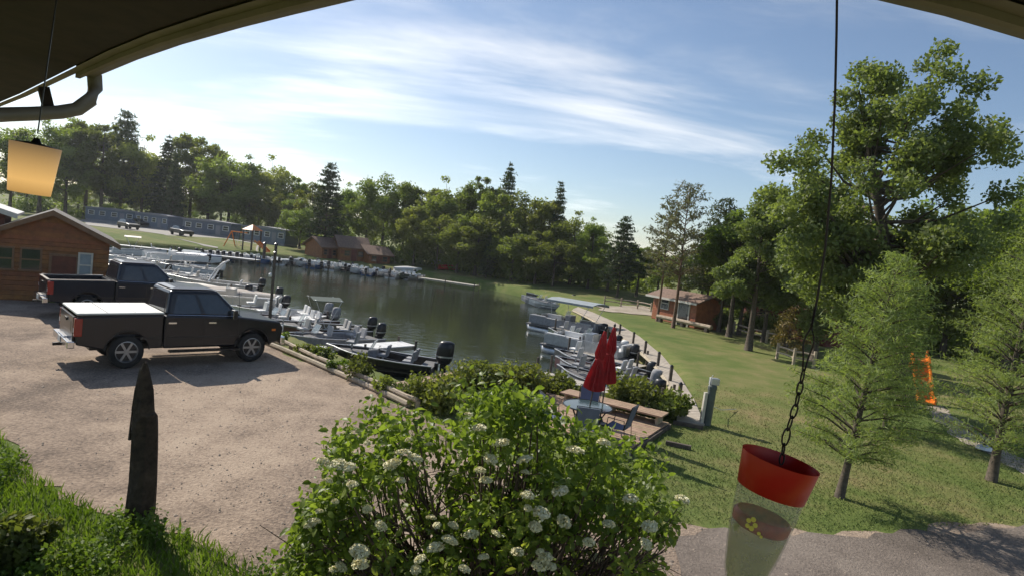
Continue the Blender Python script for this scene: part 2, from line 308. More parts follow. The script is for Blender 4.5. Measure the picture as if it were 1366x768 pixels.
def gz_arr(X, Y):
    s = sdist(X, Y, shore)
    t = np.clip((s + 1.2) / 2.4, 0, 1); t = t * t * (3 - 2 * t)
    far = np.clip((Y - 160) / 400, 0, 1) * 10
    return -2.4 + t * 2.4 + np.where(s > 1.2, far, 0) + np.clip((s - 2) / 9, 0, 1) * .7 * np.clip((Y - 66) / 8, 0, 1)
def gz(x, y): return float(gz_arr(np.array([x], float), np.array([y], float))[0])

def axis(lo, hi, f0, f1, step, grow=1.22):
    a = list(np.arange(f0, f1 + 1e-6, step)); s = step
    while a[-1] < hi: s *= grow; a.append(a[-1] + s)
    s = step
    while a[0] > lo: s *= grow; a.insert(0, a[0] - s)
    return np.array(a)
gx, gy = axis(-1500, 1500, -45, 40, 0.5), axis(-40, 2500, 0, 90, 0.5)
X, Y = np.meshgrid(gx, gy); Z = gz_arr(X.ravel(), Y.ravel())
V = np.stack([X.ravel(), Y.ravel(), Z], 1); nx = len(gx)
I = (np.arange(len(gy) - 1)[:, None] * nx + np.arange(nx - 1)[None]).ravel()
me = np_mesh('ground', V, np.stack([I, I + 1, I + nx + 1, I + nx], 1), M['lawn']); me.polygons.foreach_set('use_smooth', np.ones(len(I), bool))
tag(obj('ground', me), kind='structure')
cen = shore.mean(0)
big = [p + nrm(p - cen) * 1.5 for p in shore]
wm = MB(); wm.add([(p[0], p[1], WZ) for p in big], [tuple(range(len(big)))])
wo_ = obj('lake', wm.mesh('lake', M['water'])); tag(wo_, kind='structure')

rs = random.Random(4)
def sheet(name, pts, material, dz, jag=0.12, step=0.35):   # a ground sheet with an uneven edge, draped on the ground
    out = []
    for i in range(len(pts)):
        a, b = np.array(pts[i][:2]), np.array(pts[(i + 1) % len(pts)][:2]); L = np.linalg.norm(b - a); k = max(1, int(L / step)) if L < 60 else max(1, int(L / 4))
        nrmv = np.array([b[1] - a[1], a[0] - b[0]]) / max(L, 1e-6)
        for j in range(k): out.append(a + (b - a) * j / k + nrmv * (rs.uniform(-jag, jag) + jag * 1.4 * sin((i * 7 + j) * 0.55)))
    mb = MB(); mb.add([(p[0], p[1], gz(p[0], p[1]) + dz) for p in out], [tuple(range(len(out)))])
    o = obj(name, mb.mesh(name, material)); tag(o, kind='structure'); return o
G = lambda x, y: at(x, y, 0)[:2]
lot_px = [(-140, 392), (80, 404), (200, 424), (358, 461), (445, 498), (540, 541), (600, 572), (660, 602), (760, 655), (870, 712), (935, 700), (1000, 704), (1080, 709), (1150, 711), (1250, 705), (1366, 699), (1600, 690)]
lot = [G(*p) for p in lot_px] + [(14, 2), (0, 1.5), (-1.2, 4.6)] + [G(*p) for p in [(395, 790), (330, 765), (290, 738), (235, 712), (200, 706), (150, 700), (95, 672), (48, 645), (14, 615), (-8, 580), (-30, 530), (-80, 480)]]
sheet('parking_lot', lot, M['gravel'], 0.012)
sheet('gravel_drive', [G(*p) for p in [(905, 716), (940, 706), (1000, 708), (1080, 713), (1150, 715), (1250, 709), (1366, 703), (1600, 694)]] + [(13, 3), (3.2, 3.5), (2.6, 6.5)], M['drive'], 0.020, 0.1)
sheet('far_road', [at(*p, .7) for p in [(110, 292), (150, 297), (190, 301.5), (240, 309), (320, 321), (350, 327), (345, 332), (315, 328.5), (240, 317), (190, 309.5), (150, 305), (110, 300)]], M['asphalt'], 0.05, 0.3, 2)
sheet('far_drive', [at(*p, .6) for p in [(790, 399), (830, 400), (870, 403), (872, 412), (845, 410), (800, 405)]], M['sandpath'], 0.05, 0.3, 1)
sheet('garden_path', [at(*p, 0) for p in [(1232, 541), (1252, 540), (1300, 572), (1330, 594), (1366, 612), (1480, 650), (1480, 690), (1366, 634), (1325, 607), (1290, 592), (1240, 556)]], M['sandpath'], 0.012, 0.08, 0.3)

# ------------------------------------------------------------------ eave of the house the camera looks out of
EZ = EYE + 1.0
edge_px = [(-40, 168), (60, 134), (130, 106), (190, 82), (250, 62), (330, 40), (400, 23), (500, 0), (640, -22), (820, -34), (980, -22), (1140, 0), (1250, 26), (1366, 60), (1480, 100), (1650, 170)]
edge = [at(x, y, EZ) for x, y in edge_px]
def offset(line, d):                           # shift a plan polyline towards the house
    r = []
    for i, p in enumerate(line):
        t = nrm(np.array(line[min(i + 1, len(line) - 1)][:2]) - np.array(line[max(i - 1, 0)][:2])); r.append(np.array([p[0] + t[1] * d, p[1] - t[0] * d, p[2]]))
    return r
house = obj('roof_eave', None, None, (0, 0, 0)); tag(house, 'brown roof eave with pale gutter and dark soffit across the top edge', 'eave')
def ribbon(line, prof):                        # sweep a profile (inward offset, dz) along the eave line
    rings = []
    offs = {d: offset(line, d) for d, _ in prof}
    for i in range(len(line)): rings.append([(offs[d][i][0], offs[d][i][1], EZ + z) for d, z in prof])
    return MB().loft(rings)
g1 = edge[2:]
obj('gutter', ribbon(g1, [(0, 0.13), (0.0, 0.03), (0.03, 0.0), (0.09, 0.0), (0.115, 0.02), (0.115, 0.12), (0.105, 0.12), (0.10, 0.03), (0.03, 0.02), (0.012, 0.04), (0.012, 0.13)]).mesh('gutter', M['gutter']), house)
obj('fascia', ribbon(g1, [(0.118, -0.03), (0.15, -0.03), (0.15, 0.2), (0.118, 0.2)]).mesh('fascia', M['fascia']), house)
# soffit boards running back from the fascia
so = offset(edge, 0.152); so2 = offset(edge, 0.21); mbs = MB()
for i in range(len(so) - 1):
    mbs.quad((so[i][0], so[i][1], EZ + 0.0), (so[i + 1][0], so[i + 1][1], EZ), (so2[i + 1][0], so2[i + 1][1], EZ + 0.002), (so2[i][0], so2[i][1], EZ + 0.002))
obj('soffit_rail', mbs.mesh('soffit_rail', M['fascia']), house)
far = offset(edge, 0.21)
rings = [[(p[0], p[1], EZ + 0.012), (p[0], p[1], EZ + 0.2), (p[0] * 0.9 + 0.3, -1.6, EZ + 1.3), (p[0] * 0.9 + 0.3, -1.6, EZ + 0.03)] for p in far]
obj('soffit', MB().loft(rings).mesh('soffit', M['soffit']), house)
rings = [[(p[0], p[1], EZ + 0.21), (p[0], p[1], EZ + 0.24), (p[0] * 0.9 + 0.3, -1.6, EZ + 1.36), (p[0] * 0.9 + 0.3, -1.6, EZ + 1.33)] for p in offset(edge, 0.06)]
obj('roof_deck', MB().loft(rings).mesh('roof_deck', M['shingle']), house)
# downspout elbow from the gutter end back to the wall
d0 = np.linalg.norm(edge[2] - [0, 0, EYE])
def along(x, y, Yd): return atY(x, y, Yd)
Yg = edge[2][1]
obj('downspout', MB().tube([along(126, 100, Yg), along(127, 118, Yg), along(120, 134, Yg - .05), along(103, 146, Yg - .1), along(80, 150, Yg - .2), along(45, 152, Yg - .35), along(10, 153, Yg - .5), along(-40, 156, Yg - .7)], 0.055, 10).mesh('downspout', M['gutter'], True), house)
obj('bracket', MB().tube([along(58, 118, Yg - .2), along(66, 150, Yg - .2)], 0.05, 4).mesh('bracket', M['soffit']), house)

# hanging amber shade added to imitate a lamp reflected in the window
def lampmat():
    m = bpy.data.materials.new('reflected_shade'); m.use_nodes = True; t = m.node_tree; b = t.nodes['Principled BSDF']
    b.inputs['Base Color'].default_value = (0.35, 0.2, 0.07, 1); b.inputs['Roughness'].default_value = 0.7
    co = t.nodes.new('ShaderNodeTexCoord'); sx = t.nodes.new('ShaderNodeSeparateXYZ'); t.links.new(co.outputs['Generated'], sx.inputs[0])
    r = t.nodes.new('ShaderNodeValToRGB'); e = r.color_ramp.elements; e[0].color = (0.42, 0.23, 0.07, 1); e[1].color = (0.17, 0.11, 0.055, 1); x = e.new(0.28); x.color = (0.72, 0.42, 0.14, 1)  # glow of the reflected lamp painted as a vertical emission gradient
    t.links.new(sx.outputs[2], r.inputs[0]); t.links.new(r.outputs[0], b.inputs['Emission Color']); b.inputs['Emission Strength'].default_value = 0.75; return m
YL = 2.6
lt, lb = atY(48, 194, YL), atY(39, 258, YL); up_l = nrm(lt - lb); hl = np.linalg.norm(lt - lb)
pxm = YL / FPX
lamp = obj('reflected_lantern', None, None, lt); tag(lamp, 'amber lamp shade added under the dark eave to imitate a window reflection', 'reflected_lamp')
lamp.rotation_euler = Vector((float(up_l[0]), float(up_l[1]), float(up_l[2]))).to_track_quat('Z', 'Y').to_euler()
obj('reflected_shade', MB().lathe([(23 * pxm, -hl), (25 * pxm, -hl * .6), (28 * pxm, 0), (26.5 * pxm, -0.004), (23 * pxm, -hl * .6), (21.5 * pxm, -hl)], n=28, cap=False).mesh('reflected_shade', lampmat(), True), lamp)
obj('added_cap', MB().lathe([(27.5 * pxm, 0.0), (20 * pxm, .004), (6 * pxm, .01), (3 * pxm, .03)], n=20).mesh('added_cap', M['black'], True), lamp)
obj('added_rod', MB().tube([(0, 0, .05), (0.0, 0, 0.62)], 0.003, 6).mesh('added_rod', M['black']), lamp)  # cap and rod added so the imitated reflection can hang
obj('added_bulb', MB().lathe([(.004, -.12), (.018, -.10), (.022, -.07), (.012, -.03), (.01, 0)], n=12).mesh('added_bulb', mat('added_bulb', (1, .8, .5), .3, emis=((1, .62, .25), 6)), True), lamp)  # glowing part added inside the imitated reflection

# ------------------------------------------------------------------ hummingbird feeder on a wire
YF = 0.95; pf = YF / FPX
ft, fb = atY(1041, 612, YF), atY(985, 790, YF); upf = nrm(ft - fb)
fd = obj('bird_feeder', None, None, ft); tag(fd, 'clear bird feeder with red cup top hanging on a dark wire', 'bird feeder')
qf = Vector([float(c) for c in upf]).to_track_quat('Z', 'Y'); fd.rotation_euler = qf.to_euler()
inv = qf.inverted()
def loc_f(p): return tuple(inv @ (Vector([float(c) for c in p]) - Vector([float(c) for c in ft])))
R = 50 * pf
obj('red_cup', MB().lathe([(R, 0.0), (R * .985, -.006), (R * .88, -46 * pf), (R * .84, -46 * pf), (R * .82, -42 * pf), (R * .95, -.004)], n=40, cap=False).mesh('red_cup', M['red_plastic'], True), fd)
obj('cup_floor', MB().lathe([(R * .88, -26 * pf), (R * .88, -28 * pf)], n=32).mesh('cup_floor', M['red_plastic'], True), fd)
obj('bottle', MB().lathe([(R * .86, -44 * pf), (R * .81, -80 * pf), (R * .71, -125 * pf), (R * .56, -165 * pf), (R * .36, -190 * pf), (R * .25, -215 * pf)], n=32, cap=False).mesh('bottle', M['clear'], True), fd)
obj('nectar', MB().lathe([(R * .73, -100 * pf), (R * .66, -126 * pf), (R * .52, -164 * pf), (R * .32, -189 * pf), (R * .2, -214 * pf)], n=28).mesh('nectar', M['nectar'], True), fd)
obj('red_band', MB().lathe([(R * .68, -80 * pf), (R * .76, -84 * pf), (R * .73, -96 * pf), (R * .62, -100 * pf)], n=32, cap=False).mesh('red_band', mat('band', (.42, .04, .03), .4, var=.5, vs_=30, alpha=.85), True), fd)
ca = loc_f((0, 0, EYE)); ca = atan2(ca[1], ca[0]) + 1.62
mb = MB()
for (da, hz, rr_) in [(-.35, -84, 3.2), (-.22, -80, 3.4), (-.12, -86, 3.2), (-.2, -92, 3.4), (-.34, -91, 3.0), (.05, -94, 2.4), (.14, -97, 2.0)]:
    a0 = ca - 1.62 + da; c_ = np.array([R * .80 * cos(a0), R * .80 * sin(a0), hz * pf]); t_ = np.array([-sin(a0), cos(a0), 0]); mb.tube([c_, c_ + np.array([cos(a0), sin(a0), 0]) * .0012], rr_ * pf, 8)
obj('sticker', mb.mesh('sticker', M['yellow']), fd)
W = [atY(x, y, YF) for x, y in [(1117, -40), (1116, 40), (1114, 130), (1109, 240), (1101, 330), (1090, 400), (1083, 432)]]
top = W[0]; W = [np.array([top[0], top[1], EZ + 0.04])] + W
obj('hanging_wire', MB().tube([loc_f(p) for p in W], 1.7 * pf, 6).mesh('hanging_wire', M['wire'], True), fd)
for sgn in (-1, 1):
    pts = [atY(1083 + sgn * 6 * sin(pi * t) - 11 * t, 432 + 62 * t, YF) + np.array([0, .003 * sgn * cos(9 * t), 0]) for t in np.linspace(0, 1, 9)]
    obj('wire_loop', MB().tube([loc_f(p) for p in pts], 1.3 * pf, 6).mesh('wire_loop', M['wire'], True), fd)
cpx = [(1072, 494), (1062, 540), (1051, 572), (1046, 592), (1042, 618)]; lk = 0
for i in range(len(cpx) - 1):
    a, b = np.array(cpx[i]), np.array(cpx[i + 1]); k = max(1, int(np.linalg.norm(b - a) / 13))
    for j in range(k):
        c = atY(*(a + (b - a) * (j + .5) / k), YF); d = nrm(atY(*(a + (b - a) * (j + 1) / k), YF) - atY(*(a + (b - a) * j / k), YF)); s = np.cross(d, [0, 1, 0]) if lk % 2 else np.array([0, 1., 0])
        hl_ = np.linalg.norm(b - a) / k * .62 * pf
        obj('chain_link', MB().tube([loc_f(c + d * hl_ * cos(q) + s * hl_ * .38 * sin(q)) for q in np.linspace(0, 2 * pi, 13)], 1.25 * pf, 5, False).mesh('chain_link', M['wire'], True), fd); lk += 1

# ------------------------------------------------------------------ trees
def leaf_quads(rng, C, size, up=0.35, asp=0.62, var=0.35):
    n = len(C); nv = rng.normal(size=(n, 3)); nv[:, 2] += up * 1.5; nv /= np.linalg.norm(nv, axis=1)[:, None]
    t = np.cross(nv, rng.normal(size=(n, 3))); t /= np.linalg.norm(t, axis=1)[:, None]; b = np.cross(nv, t)
    s = (size * (1 + var * rng.uniform(-1, 1, n)))[:, None]
    V = np.stack([C - t * s, C + b * s * asp, C + t * s, C - b * s * asp], 1).reshape(-1, 3)
    return V, np.arange(4 * n).reshape(-1, 4)
def clump_points(rng, clumps, n, flat=0.8, shell=0.45):
    r = np.array([c[1] for c in clumps]); wgt = r ** 2.2; idx = rng.choice(len(clumps), n, p=wgt / wgt.sum())
    d = rng.normal(size=(n, 3)); d /= np.linalg.norm(d, axis=1)[:, None]; d *= (rng.uniform(0, 1, n) ** shell)[:, None]
    d += rng.normal(size=(n, 3)) * 0.12; d[:, 2] *= flat
    return np.array([c[0] for c in clumps])[idx] + d * r[idx][:, None]
def deciduous(seed, H, R, base, ncl, nleaf, ls, bark='bark', leaf='leaf_far', trunk_r=0.018, top_bias=0.0, sides=6, clr=(.2, .36), lean=(0, 0), lobes=0):
    rng = np.random.default_rng(seed); k = Kit(); tb = MB()
    tr = trunk_r * H; pts = [np.array([lean[0] * t * H + 0.012 * H * sin(3 * t + seed) * t, lean[1] * t * H + 0.012 * H * cos(4 * t + seed) * t, t * H * 0.86]) for t in np.linspace(0, 1, 8)]
    tb.tube(pts, [tr * 1.35] + [tr * (1 - 0.88 * i / 7) for i in range(1, 8)], 8)
    cz = (base + H) / 2; hz = (H - base) / 2; cl = []
    LB = [nrm(rng.normal(size=3)) for _ in range(lobes)] if lobes else None
    for i in range(ncl):
        d = nrm(rng.normal(size=3)) if not lobes else nrm(LB[i % lobes] + rng.normal(size=3) * .2); f = rng.uniform(0.25, 1) ** 0.45 * (0.78 + 0.3 * rng.uniform())
        if lobes: f = (.55 + .5 * ((i // lobes) / (ncl / lobes))) * (.9 + .25 * sin(i % lobes * 2.1))
        zf = d[2] * f; wr = 1.0 if zf < 0.1 else (1 - 0.35 * zf)
        c = np.array([d[0] * f * R * wr + lean[0] * H * .6, d[1] * f * R * wr + lean[1] * H * .6, cz + zf * hz * 0.92]); r = R * rng.uniform(*clr) * (1 - 0.2 * max(0, zf))
        cl.append((c, r))
        if i < ncl * 0.7:
            h0 = max(base * 0.75, min(c[2] - 0.25 * np.hypot(c[0], c[1]) - 0.1 * H * rng.uniform(), H * .8)); p0 = np.array([np.interp(h0, [p[2] for p in pts], [p[0] for p in pts]), np.interp(h0, [p[2] for p in pts], [p[1] for p in pts]), h0])
            mid = p0 * .5 + c * .5 + np.array([0, 0, -0.03 * H]); rr = tr * 0.26 * (1 - 0.5 * h0 / H)
            tb.tube([p0, mid, c], [rr, rr * .6, rr * .2], sides - 2)
    k.add('trunk', tb, M[bark], smooth=True)
    V_, Q = leaf_quads(rng, clump_points(rng, cl, nleaf), ls)
    k.add('crown', np_mesh('crown', V_, Q, M[leaf])); return k
def conifer(seed, H, R, base, nwh, per, ntuft, ls, bark='bark', leaf='needle', tr_f=0.014, droop=0.1, shape=1.0, sparse=0.0, up=0.0, asp=0.28, sides=5, narrow_top=True, spread=.075):
    rng = np.random.default_rng(seed); k = Kit(); tb = MB(); tr = tr_f * H
    tb.tube([(0.006 * H * sin(5 * t + seed), 0.006 * H * cos(4 * t + seed), t * H) for t in np.linspace(0, 1, 9)], [tr * 1.3] + [tr * (1 - 0.95 * i / 8) for i in range(1, 9)], 8)
    P = []
    for i in range(nwh):
        f = (i + rng.uniform(-.3, .3)) / nwh; f = min(max(f, 0), 0.985); z = base + (H - base) * f
        prof = (1 - f) ** shape * (0.55 + 0.45 * min(1, f * 5 + .35)) if narrow_top else (0.35 + 0.65 * sin(pi * min(1, .25 + f * .75)))
        for j in range(per):
            if rng.uniform() < sparse * (0.4 + 0.6 * (1 - f)): continue
            a = 2 * pi * (j + rng.uniform(-.35, .35)) / per + i * 1.7; L = R * (prof + 0.04) * rng.uniform(.6, 1.18)
            e = np.array([L * cos(a), L * sin(a), z + L * (up - droop) + 0.25 * L * f]); p0 = np.array([0, 0, z]); m_ = (p0 + e) / 2 + np.array([0, 0, 0.08 * L])
            tb.tube([p0, m_, e], [tr * .3 * (1 - .6 * f), tr * .2 * (1 - .6 * f), tr * .05], 4, False)
            nt_ = max(2, int(ntuft * L / R))
            tt = rng.uniform(.25, 1.03, nt_) ** .7
            q = ((1 - tt) ** 2)[:, None] * p0 + (2 * tt * (1 - tt))[:, None] * m_ + (tt ** 2)[:, None] * e
            P.append(q + rng.normal(size=(nt_, 3)) * np.array([1, 1, .55]) * spread * R)
    P = np.concatenate(P); V_, Q = leaf_quads(rng, P, ls, up=0.2, asp=asp)
    k.add('trunk', tb, M[bark], smooth=True); k.add('crown', np_mesh('crown', V_, Q, M[leaf])); return k

DEC = [deciduous(11 + i, 1.0, [.30, .36, .27, .33, .25, .38][i], [.2, .16, .26, .12, .22, .2][i], [38, 44, 34, 46, 32, 50][i], 10000, 0.0125, clr=(.18, .32)) for i in range(6)]
CON = [conifer(31, 1, .17, .12, 30, 7, 60, .017, droop=.22, shape=.8), conifer(32, 1, .22, .18, 24, 7, 70, .018, droop=.02, shape=.6, up=.1), conifer(33, 1, .15, .08, 32, 7, 55, .016, droop=.25, shape=.9)]
far = [  # photo column, row of the tree top, depth, kind (d broadleaf, c conifer, index)
 (20, 170, 92, 'd0'), (60, 165, 96, 'd1'), (95, 168, 98, 'd3'), (122, 160, 102, 'd2'), (143, 163, 100, 'd4'), (170, 158, 104, 'c1'), (196, 186, 104, 'd1'), (226, 190, 100, 'c0'), (236, 206, 94, 'c2'), (262, 178, 108, 'd2'),
 (285, 196, 104, 'd0'), (312, 208, 102, 'd5'), (338, 218, 104, 'd3'), (366, 214, 106, 'd1'), (396, 238, 104, 'd4'), (420, 246, 102, 'd0'), (442, 227, 92, 'c1'), (470, 254, 104, 'd3'), (496, 262, 106, 'd1'), (520, 245, 100, 'd5'), (546, 258, 98, 'd0'),
 (572, 264, 100, 'd2'), (600, 254, 96, 'd1'), (628, 264, 94, 'd3'), (650, 246, 92, 'd4'), (682, 238, 88, 'c0'), (668, 268, 86, 'd0'), (704, 268, 86, 'd5'), (727, 278, 84, 'd2'), (750, 262, 84, 'c2'), (772, 300, 80, 'd1'), (795, 312, 76, 'd3'), (836, 298, 70, 'c1'), (818, 330, 74, 'd0'), (858, 330, 72, 'd2'),
 # second row, filling below and behind
 (40, 196, 120, 'd2'), (110, 200, 122, 'd1'), (165, 205, 122, 'd0'), (212, 222, 122, 'd3'), (250, 225, 120, 'd5'), (300, 232, 122, 'd2'), (350, 245, 120, 'd1'), (400, 262, 120, 'd0'), (455, 276, 118, 'd3'), (505, 283, 116, 'd2'), (555, 286, 114, 'd1'), (610, 283, 110, 'd0'), (660, 288, 106, 'd3'), (715, 298, 102, 'd5'), (765, 318, 98, 'd1'), (805, 335, 94, 'd2'), (850, 344, 90, 'd0'),
 # low trees in front
 (560, 290, 90, 'd3'), (590, 300, 88, 'd5'), (617, 306, 86, 'd1'), (405, 275, 96, 'd1'), (375, 262, 98, 'd5'), (642, 308, 84, 'd3'), (690, 318, 80, 'd1'), (655, 330, 82, 'c0'), (722, 322, 78, 'd0'), (745, 335, 76, 'd5'),
 # distant row closing the gaps
 (20, 236, 160, 'd2'), (53, 237, 159, 'd1'), (86, 237, 158, 'd0'), (119, 238, 157, 'd5'), (152, 252, 156, 'd3'), (185, 253, 155, 'd2'), (218, 253, 154, 'd1'), (251, 254, 153, 'd5'), (284, 268, 152, 'd4'), (317, 269, 151, 'd3'), (350, 270, 150, 'd2'), (383, 270, 174, 'd0'), (416, 271, 173, 'd5'), (449, 285, 172, 'd4'), (482, 286, 171, 'd2'), (515, 286, 170, 'd1'), (548, 287, 169, 'd0'), (581, 301, 168, 'd5'), (614, 302, 167, 'd3'), (647, 302, 166, 'd2'), (680, 303, 165, 'd1'), (713, 317, 164, 'd5'), (746, 318, 163, 'd4'), (779, 318, 162, 'd3'), (812, 319, 161, 'd2'), (845, 320, 160, 'd0'), (878, 334, 159, 'd5'), (911, 334, 158, 'd4'), (944, 335, 157, 'd2'),
 # beyond the right-hand lawn
 (885, 336, 80, 'd1'), (915, 345, 74, 'd3'), (945, 335, 72, 'd0'), (975, 330, 68, 'd2'), (1010, 320, 66, 'd5'), (1045, 310, 60, 'd1'), (1080, 300, 58, 'd3'), (1120, 290, 55, 'd0'), (1160, 280, 52, 'd2'), (1200, 290, 50, 'd5'), (1245, 270, 48, 'd1'), (1290, 280, 46, 'd3'), (1335, 260, 44, 'd0'), (1380, 250, 42, 'd4'), (1430, 260, 42, 'd2')]
far.sort(key=lambda t: t[0]); cnt = {}
rt = random.Random(8)
for (px, ty, Yd, kd) in far:
    if px < 400 and 90 < Yd < 126: Yd += 22 if Yd < 110 else 12
    p = atY(px, ty - (0 if Yd > 148 else 22 if 470 < px < 800 else 10), Yd); g = gz(p[0], p[1]); hgt = p[2] - g
    k = (DEC if kd[0] == 'd' else CON)[int(kd[1])]
    nm = 'broadleaf_tree' if kd[0] == 'd' else 'spruce_tree'
    zone = 'right' if px > 870 else 'far'
    row = 'front' if Yd < 91 else ('back' if Yd > (131 if px < 400 else 109) else 'middle')
    key = (nm, zone, row if zone == 'far' else ''); cnt[key] = cnt.get(key, 0) + 1; i = cnt[key] - 1
    kind = 'broadleaf tree' if kd[0] == 'd' else 'dark conifer'
    lab = (f'green {kind} in the {row} rank across the lake, {ordinal(i)} from the boathouse' if zone == 'far' else f'{kind} standing behind the cabins past the lawn, {ordinal(i)} from the lake')
    sw = rt.uniform(.9, 1.2)
    if hgt < 9 and kd[0] == 'd': sw *= 1.35
    k.place(nm, lab, 'tree', (p[0], p[1], g - .1), rt.uniform(0, 6.28), 'trees across the lake' if zone == 'far' else 'trees behind the cabins', (hgt * sw, hgt * sw, hgt))
# understory along the far woods, one mass
rng = np.random.default_rng(5); cl = []
for px in np.arange(20, 880, 5.0):
    Yd = np.interp(px, [0, 380, 450, 640, 700, 880], [126, 120, 98, 88, 80, 80]) + rng.uniform(-2, 6)
    p = atY(px, 300, Yd); r = rng.uniform(1.2, 2.6); cl.append((np.array([p[0], p[1], gz(p[0], p[1]) + r * .6]), r))
V_, Q = leaf_quads(rng, clump_points(rng, cl, 26000), .24)
tag(obj('undergrowth', np_mesh('undergrowth', V_, Q, M['leaf_far'])), 'dark bushy undergrowth along the foot of the far woods', 'undergrowth', kind='stuff')
cl = []
for px in np.arange(960, 1500, 7.0):
    Yd = np.interp(px, [960, 1400], [66, 44]) + rng.uniform(-2, 5); p = atY(px, 300, Yd); r = rng.uniform(1.2, 2.4); cl.append((np.array([p[0], p[1], gz(p[0], p[1]) + r * .6]), r))
V_, Q = leaf_quads(rng, clump_points(rng, cl, 16000), .2)
tag(obj('undergrowth', np_mesh('undergrowth', V_, Q, M['leaf_far'])), 'dark bushy undergrowth behind the cabins past the lawn', 'undergrowth', kind='stuff')

def stand(kit, name, label, cat, base_px, rz=0, z=0, group=None, **kw):
    p = at(*base_px, z); return kit.place(name, label, cat, (p[0], p[1], gz(p[0], p[1]) - .05), rz, group, **kw)
def height_for(base_px, top_y, z=0):
    p = at(*base_px, z); return atY(base_px[0] + (base_px[1] - top_y) * .12, top_y, p[1])[2]
# trees on the lawn
h = height_for((897, 437), 246)
stand(conifer(51, h, h * .25, h * .36, 18, 5, 75, .15, 'bark_red', 'needle_dry', .013, droop=-.05, shape=.45, sparse=.25, up=.25), 'pine_tree', 'tall sparse grey-needled pine with bare upper branches in front of the orange cabin', 'tree', (897, 437))
h = height_for((876, 428), 268)
stand(conifer(57, h, h * .2, h * .36, 15, 5, 60, .15, 'bark_red', 'needle_dry', .011, droop=-.05, shape=.45, sparse=.45, up=.25), 'pine_tree', 'thin grey-brown pine standing at the corner of the orange cabin', 'tree', (876, 428))
h = height_for((998, 467), 250)
stand(deciduous(53, h, h * .27, h * .20, 80, 34000, .085, 'bark', 'leaf_oak', .022, clr=(.16, .27), lobes=16), 'lawn_tree', 'bushy light green tree with straight dark trunk in the middle of the lawn', 'tree', (998, 467))
h = height_for((972, 449), 262)
stand(deciduous(54, h, h * .24, h * .3, 46, 20000, .11, 'bark', 'leaf', .02), 'lawn_tree', 'narrow broadleaf tree just behind the bushy lawn tree', 'tree', (972, 449))
h = height_for((947, 438), 262)
stand(conifer(55, h, h * .24, h * .3, 20, 6, 80, .15, 'bark', 'needle', .018, droop=.0, shape=.6, sparse=.1, up=.15), 'pine_tree', 'dark green pine beside the open end of the orange cabin', 'tree', (947, 438))
stand(conifer(56, height_for((940, 436), 300), 2.8, 3, 18, 6, 70, .15, 'bark', 'needle', .018, droop=.0, shape=.6, up=.1), 'pine_tree', 'shorter dark pine against the cabin wall next to the doorway', 'tree', (938, 434))
h = height_for((1212, 545), 62)
stand(deciduous(58, h, h * .33, h * .18, 200, 80000, .08, 'bark', 'leaf_oak', .028, clr=(.10, .18), lean=(-.24, 0), lobes=28), 'oak_tree', 'large oak with broad leafy crown towering over the young pines', 'tree', (1205, 545))
h = height_for((1345, 520), 190)
stand(deciduous(59, h, h * .40, h * .12, 70, 36000, .095, 'bark', 'leaf', .024, clr=(.18, .3)), 'broadleaf_tree', 'dark green tree right of the large oak, behind the tallest young pine', 'tree', (1380, 520))
h = height_for((1060, 470), 262)
stand(deciduous(60, h, h * .28, h * .18, 60, 36000, .09, 'bark', 'leaf_oak', .02), 'broadleaf_tree', 'pale green tree between the lawn tree and the large oak', 'tree', (1085, 480))
for i_, (bp_, ty_, rr_, lf_, lab_) in enumerate([((1018, 456), 275, .26, 'leaf_oak', 'mid-height light green tree right of the bushy lawn tree'), ((1045, 462), 290, .28, 'leaf', 'round mid-height tree behind the small tan pine'), ((985, 446), 285, .24, 'leaf', 'slim mid-height tree in front of the dark red cabin'), ((958, 442), 295, .24, 'leaf_oak', 'slim light green tree just past the orange cabin end')]):
    h = height_for(bp_, ty_); stand(deciduous(80 + i_, h, h * rr_, h * .16, 46, 15000, .11, 'bark', lf_, .018, clr=(.16, .28), lobes=12), 'lawn_tree', lab_, 'tree', bp_)
stand(conifer(61, 2.9, 1.5, .25, 14, 6, 40, .11, 'bark', 'needle_tan', .02, droop=.0, shape=.7, up=.15), 'young_pine', 'small yellow-tan pine beside the split rail fence', 'tree', (1050, 470))
# young pines by the drive
def young_pine(seed, hgt, rad, base, n):
    return conifer(seed, hgt, rad, base, 21, 8, n, .062, 'bark', 'needle_young', .016, droop=.02, shape=.62, up=.3, asp=.13, spread=.075, sparse=.22)
h = height_for((1117, 662), 330)
stand(young_pine(71, h, h * .27, h * .17, 290), 'young_pine', 'young soft green pine with slim leaning trunk by the gravel drive', 'tree', (1117, 662), ry=radians(6))
h = height_for((1318, 640), 290)
stand(young_pine(72, h, h * .25, h * .12, 290), 'young_pine', 'tallest soft green young pine beside the sandy path', 'tree', (1320, 640), ry=radians(3))
h = height_for((1225, 560), 400)
stand(young_pine(73, h, h * .3, h * .1, 130), 'young_pine', 'small green pine half hidden between the two young pines', 'tree', (1180, 572))

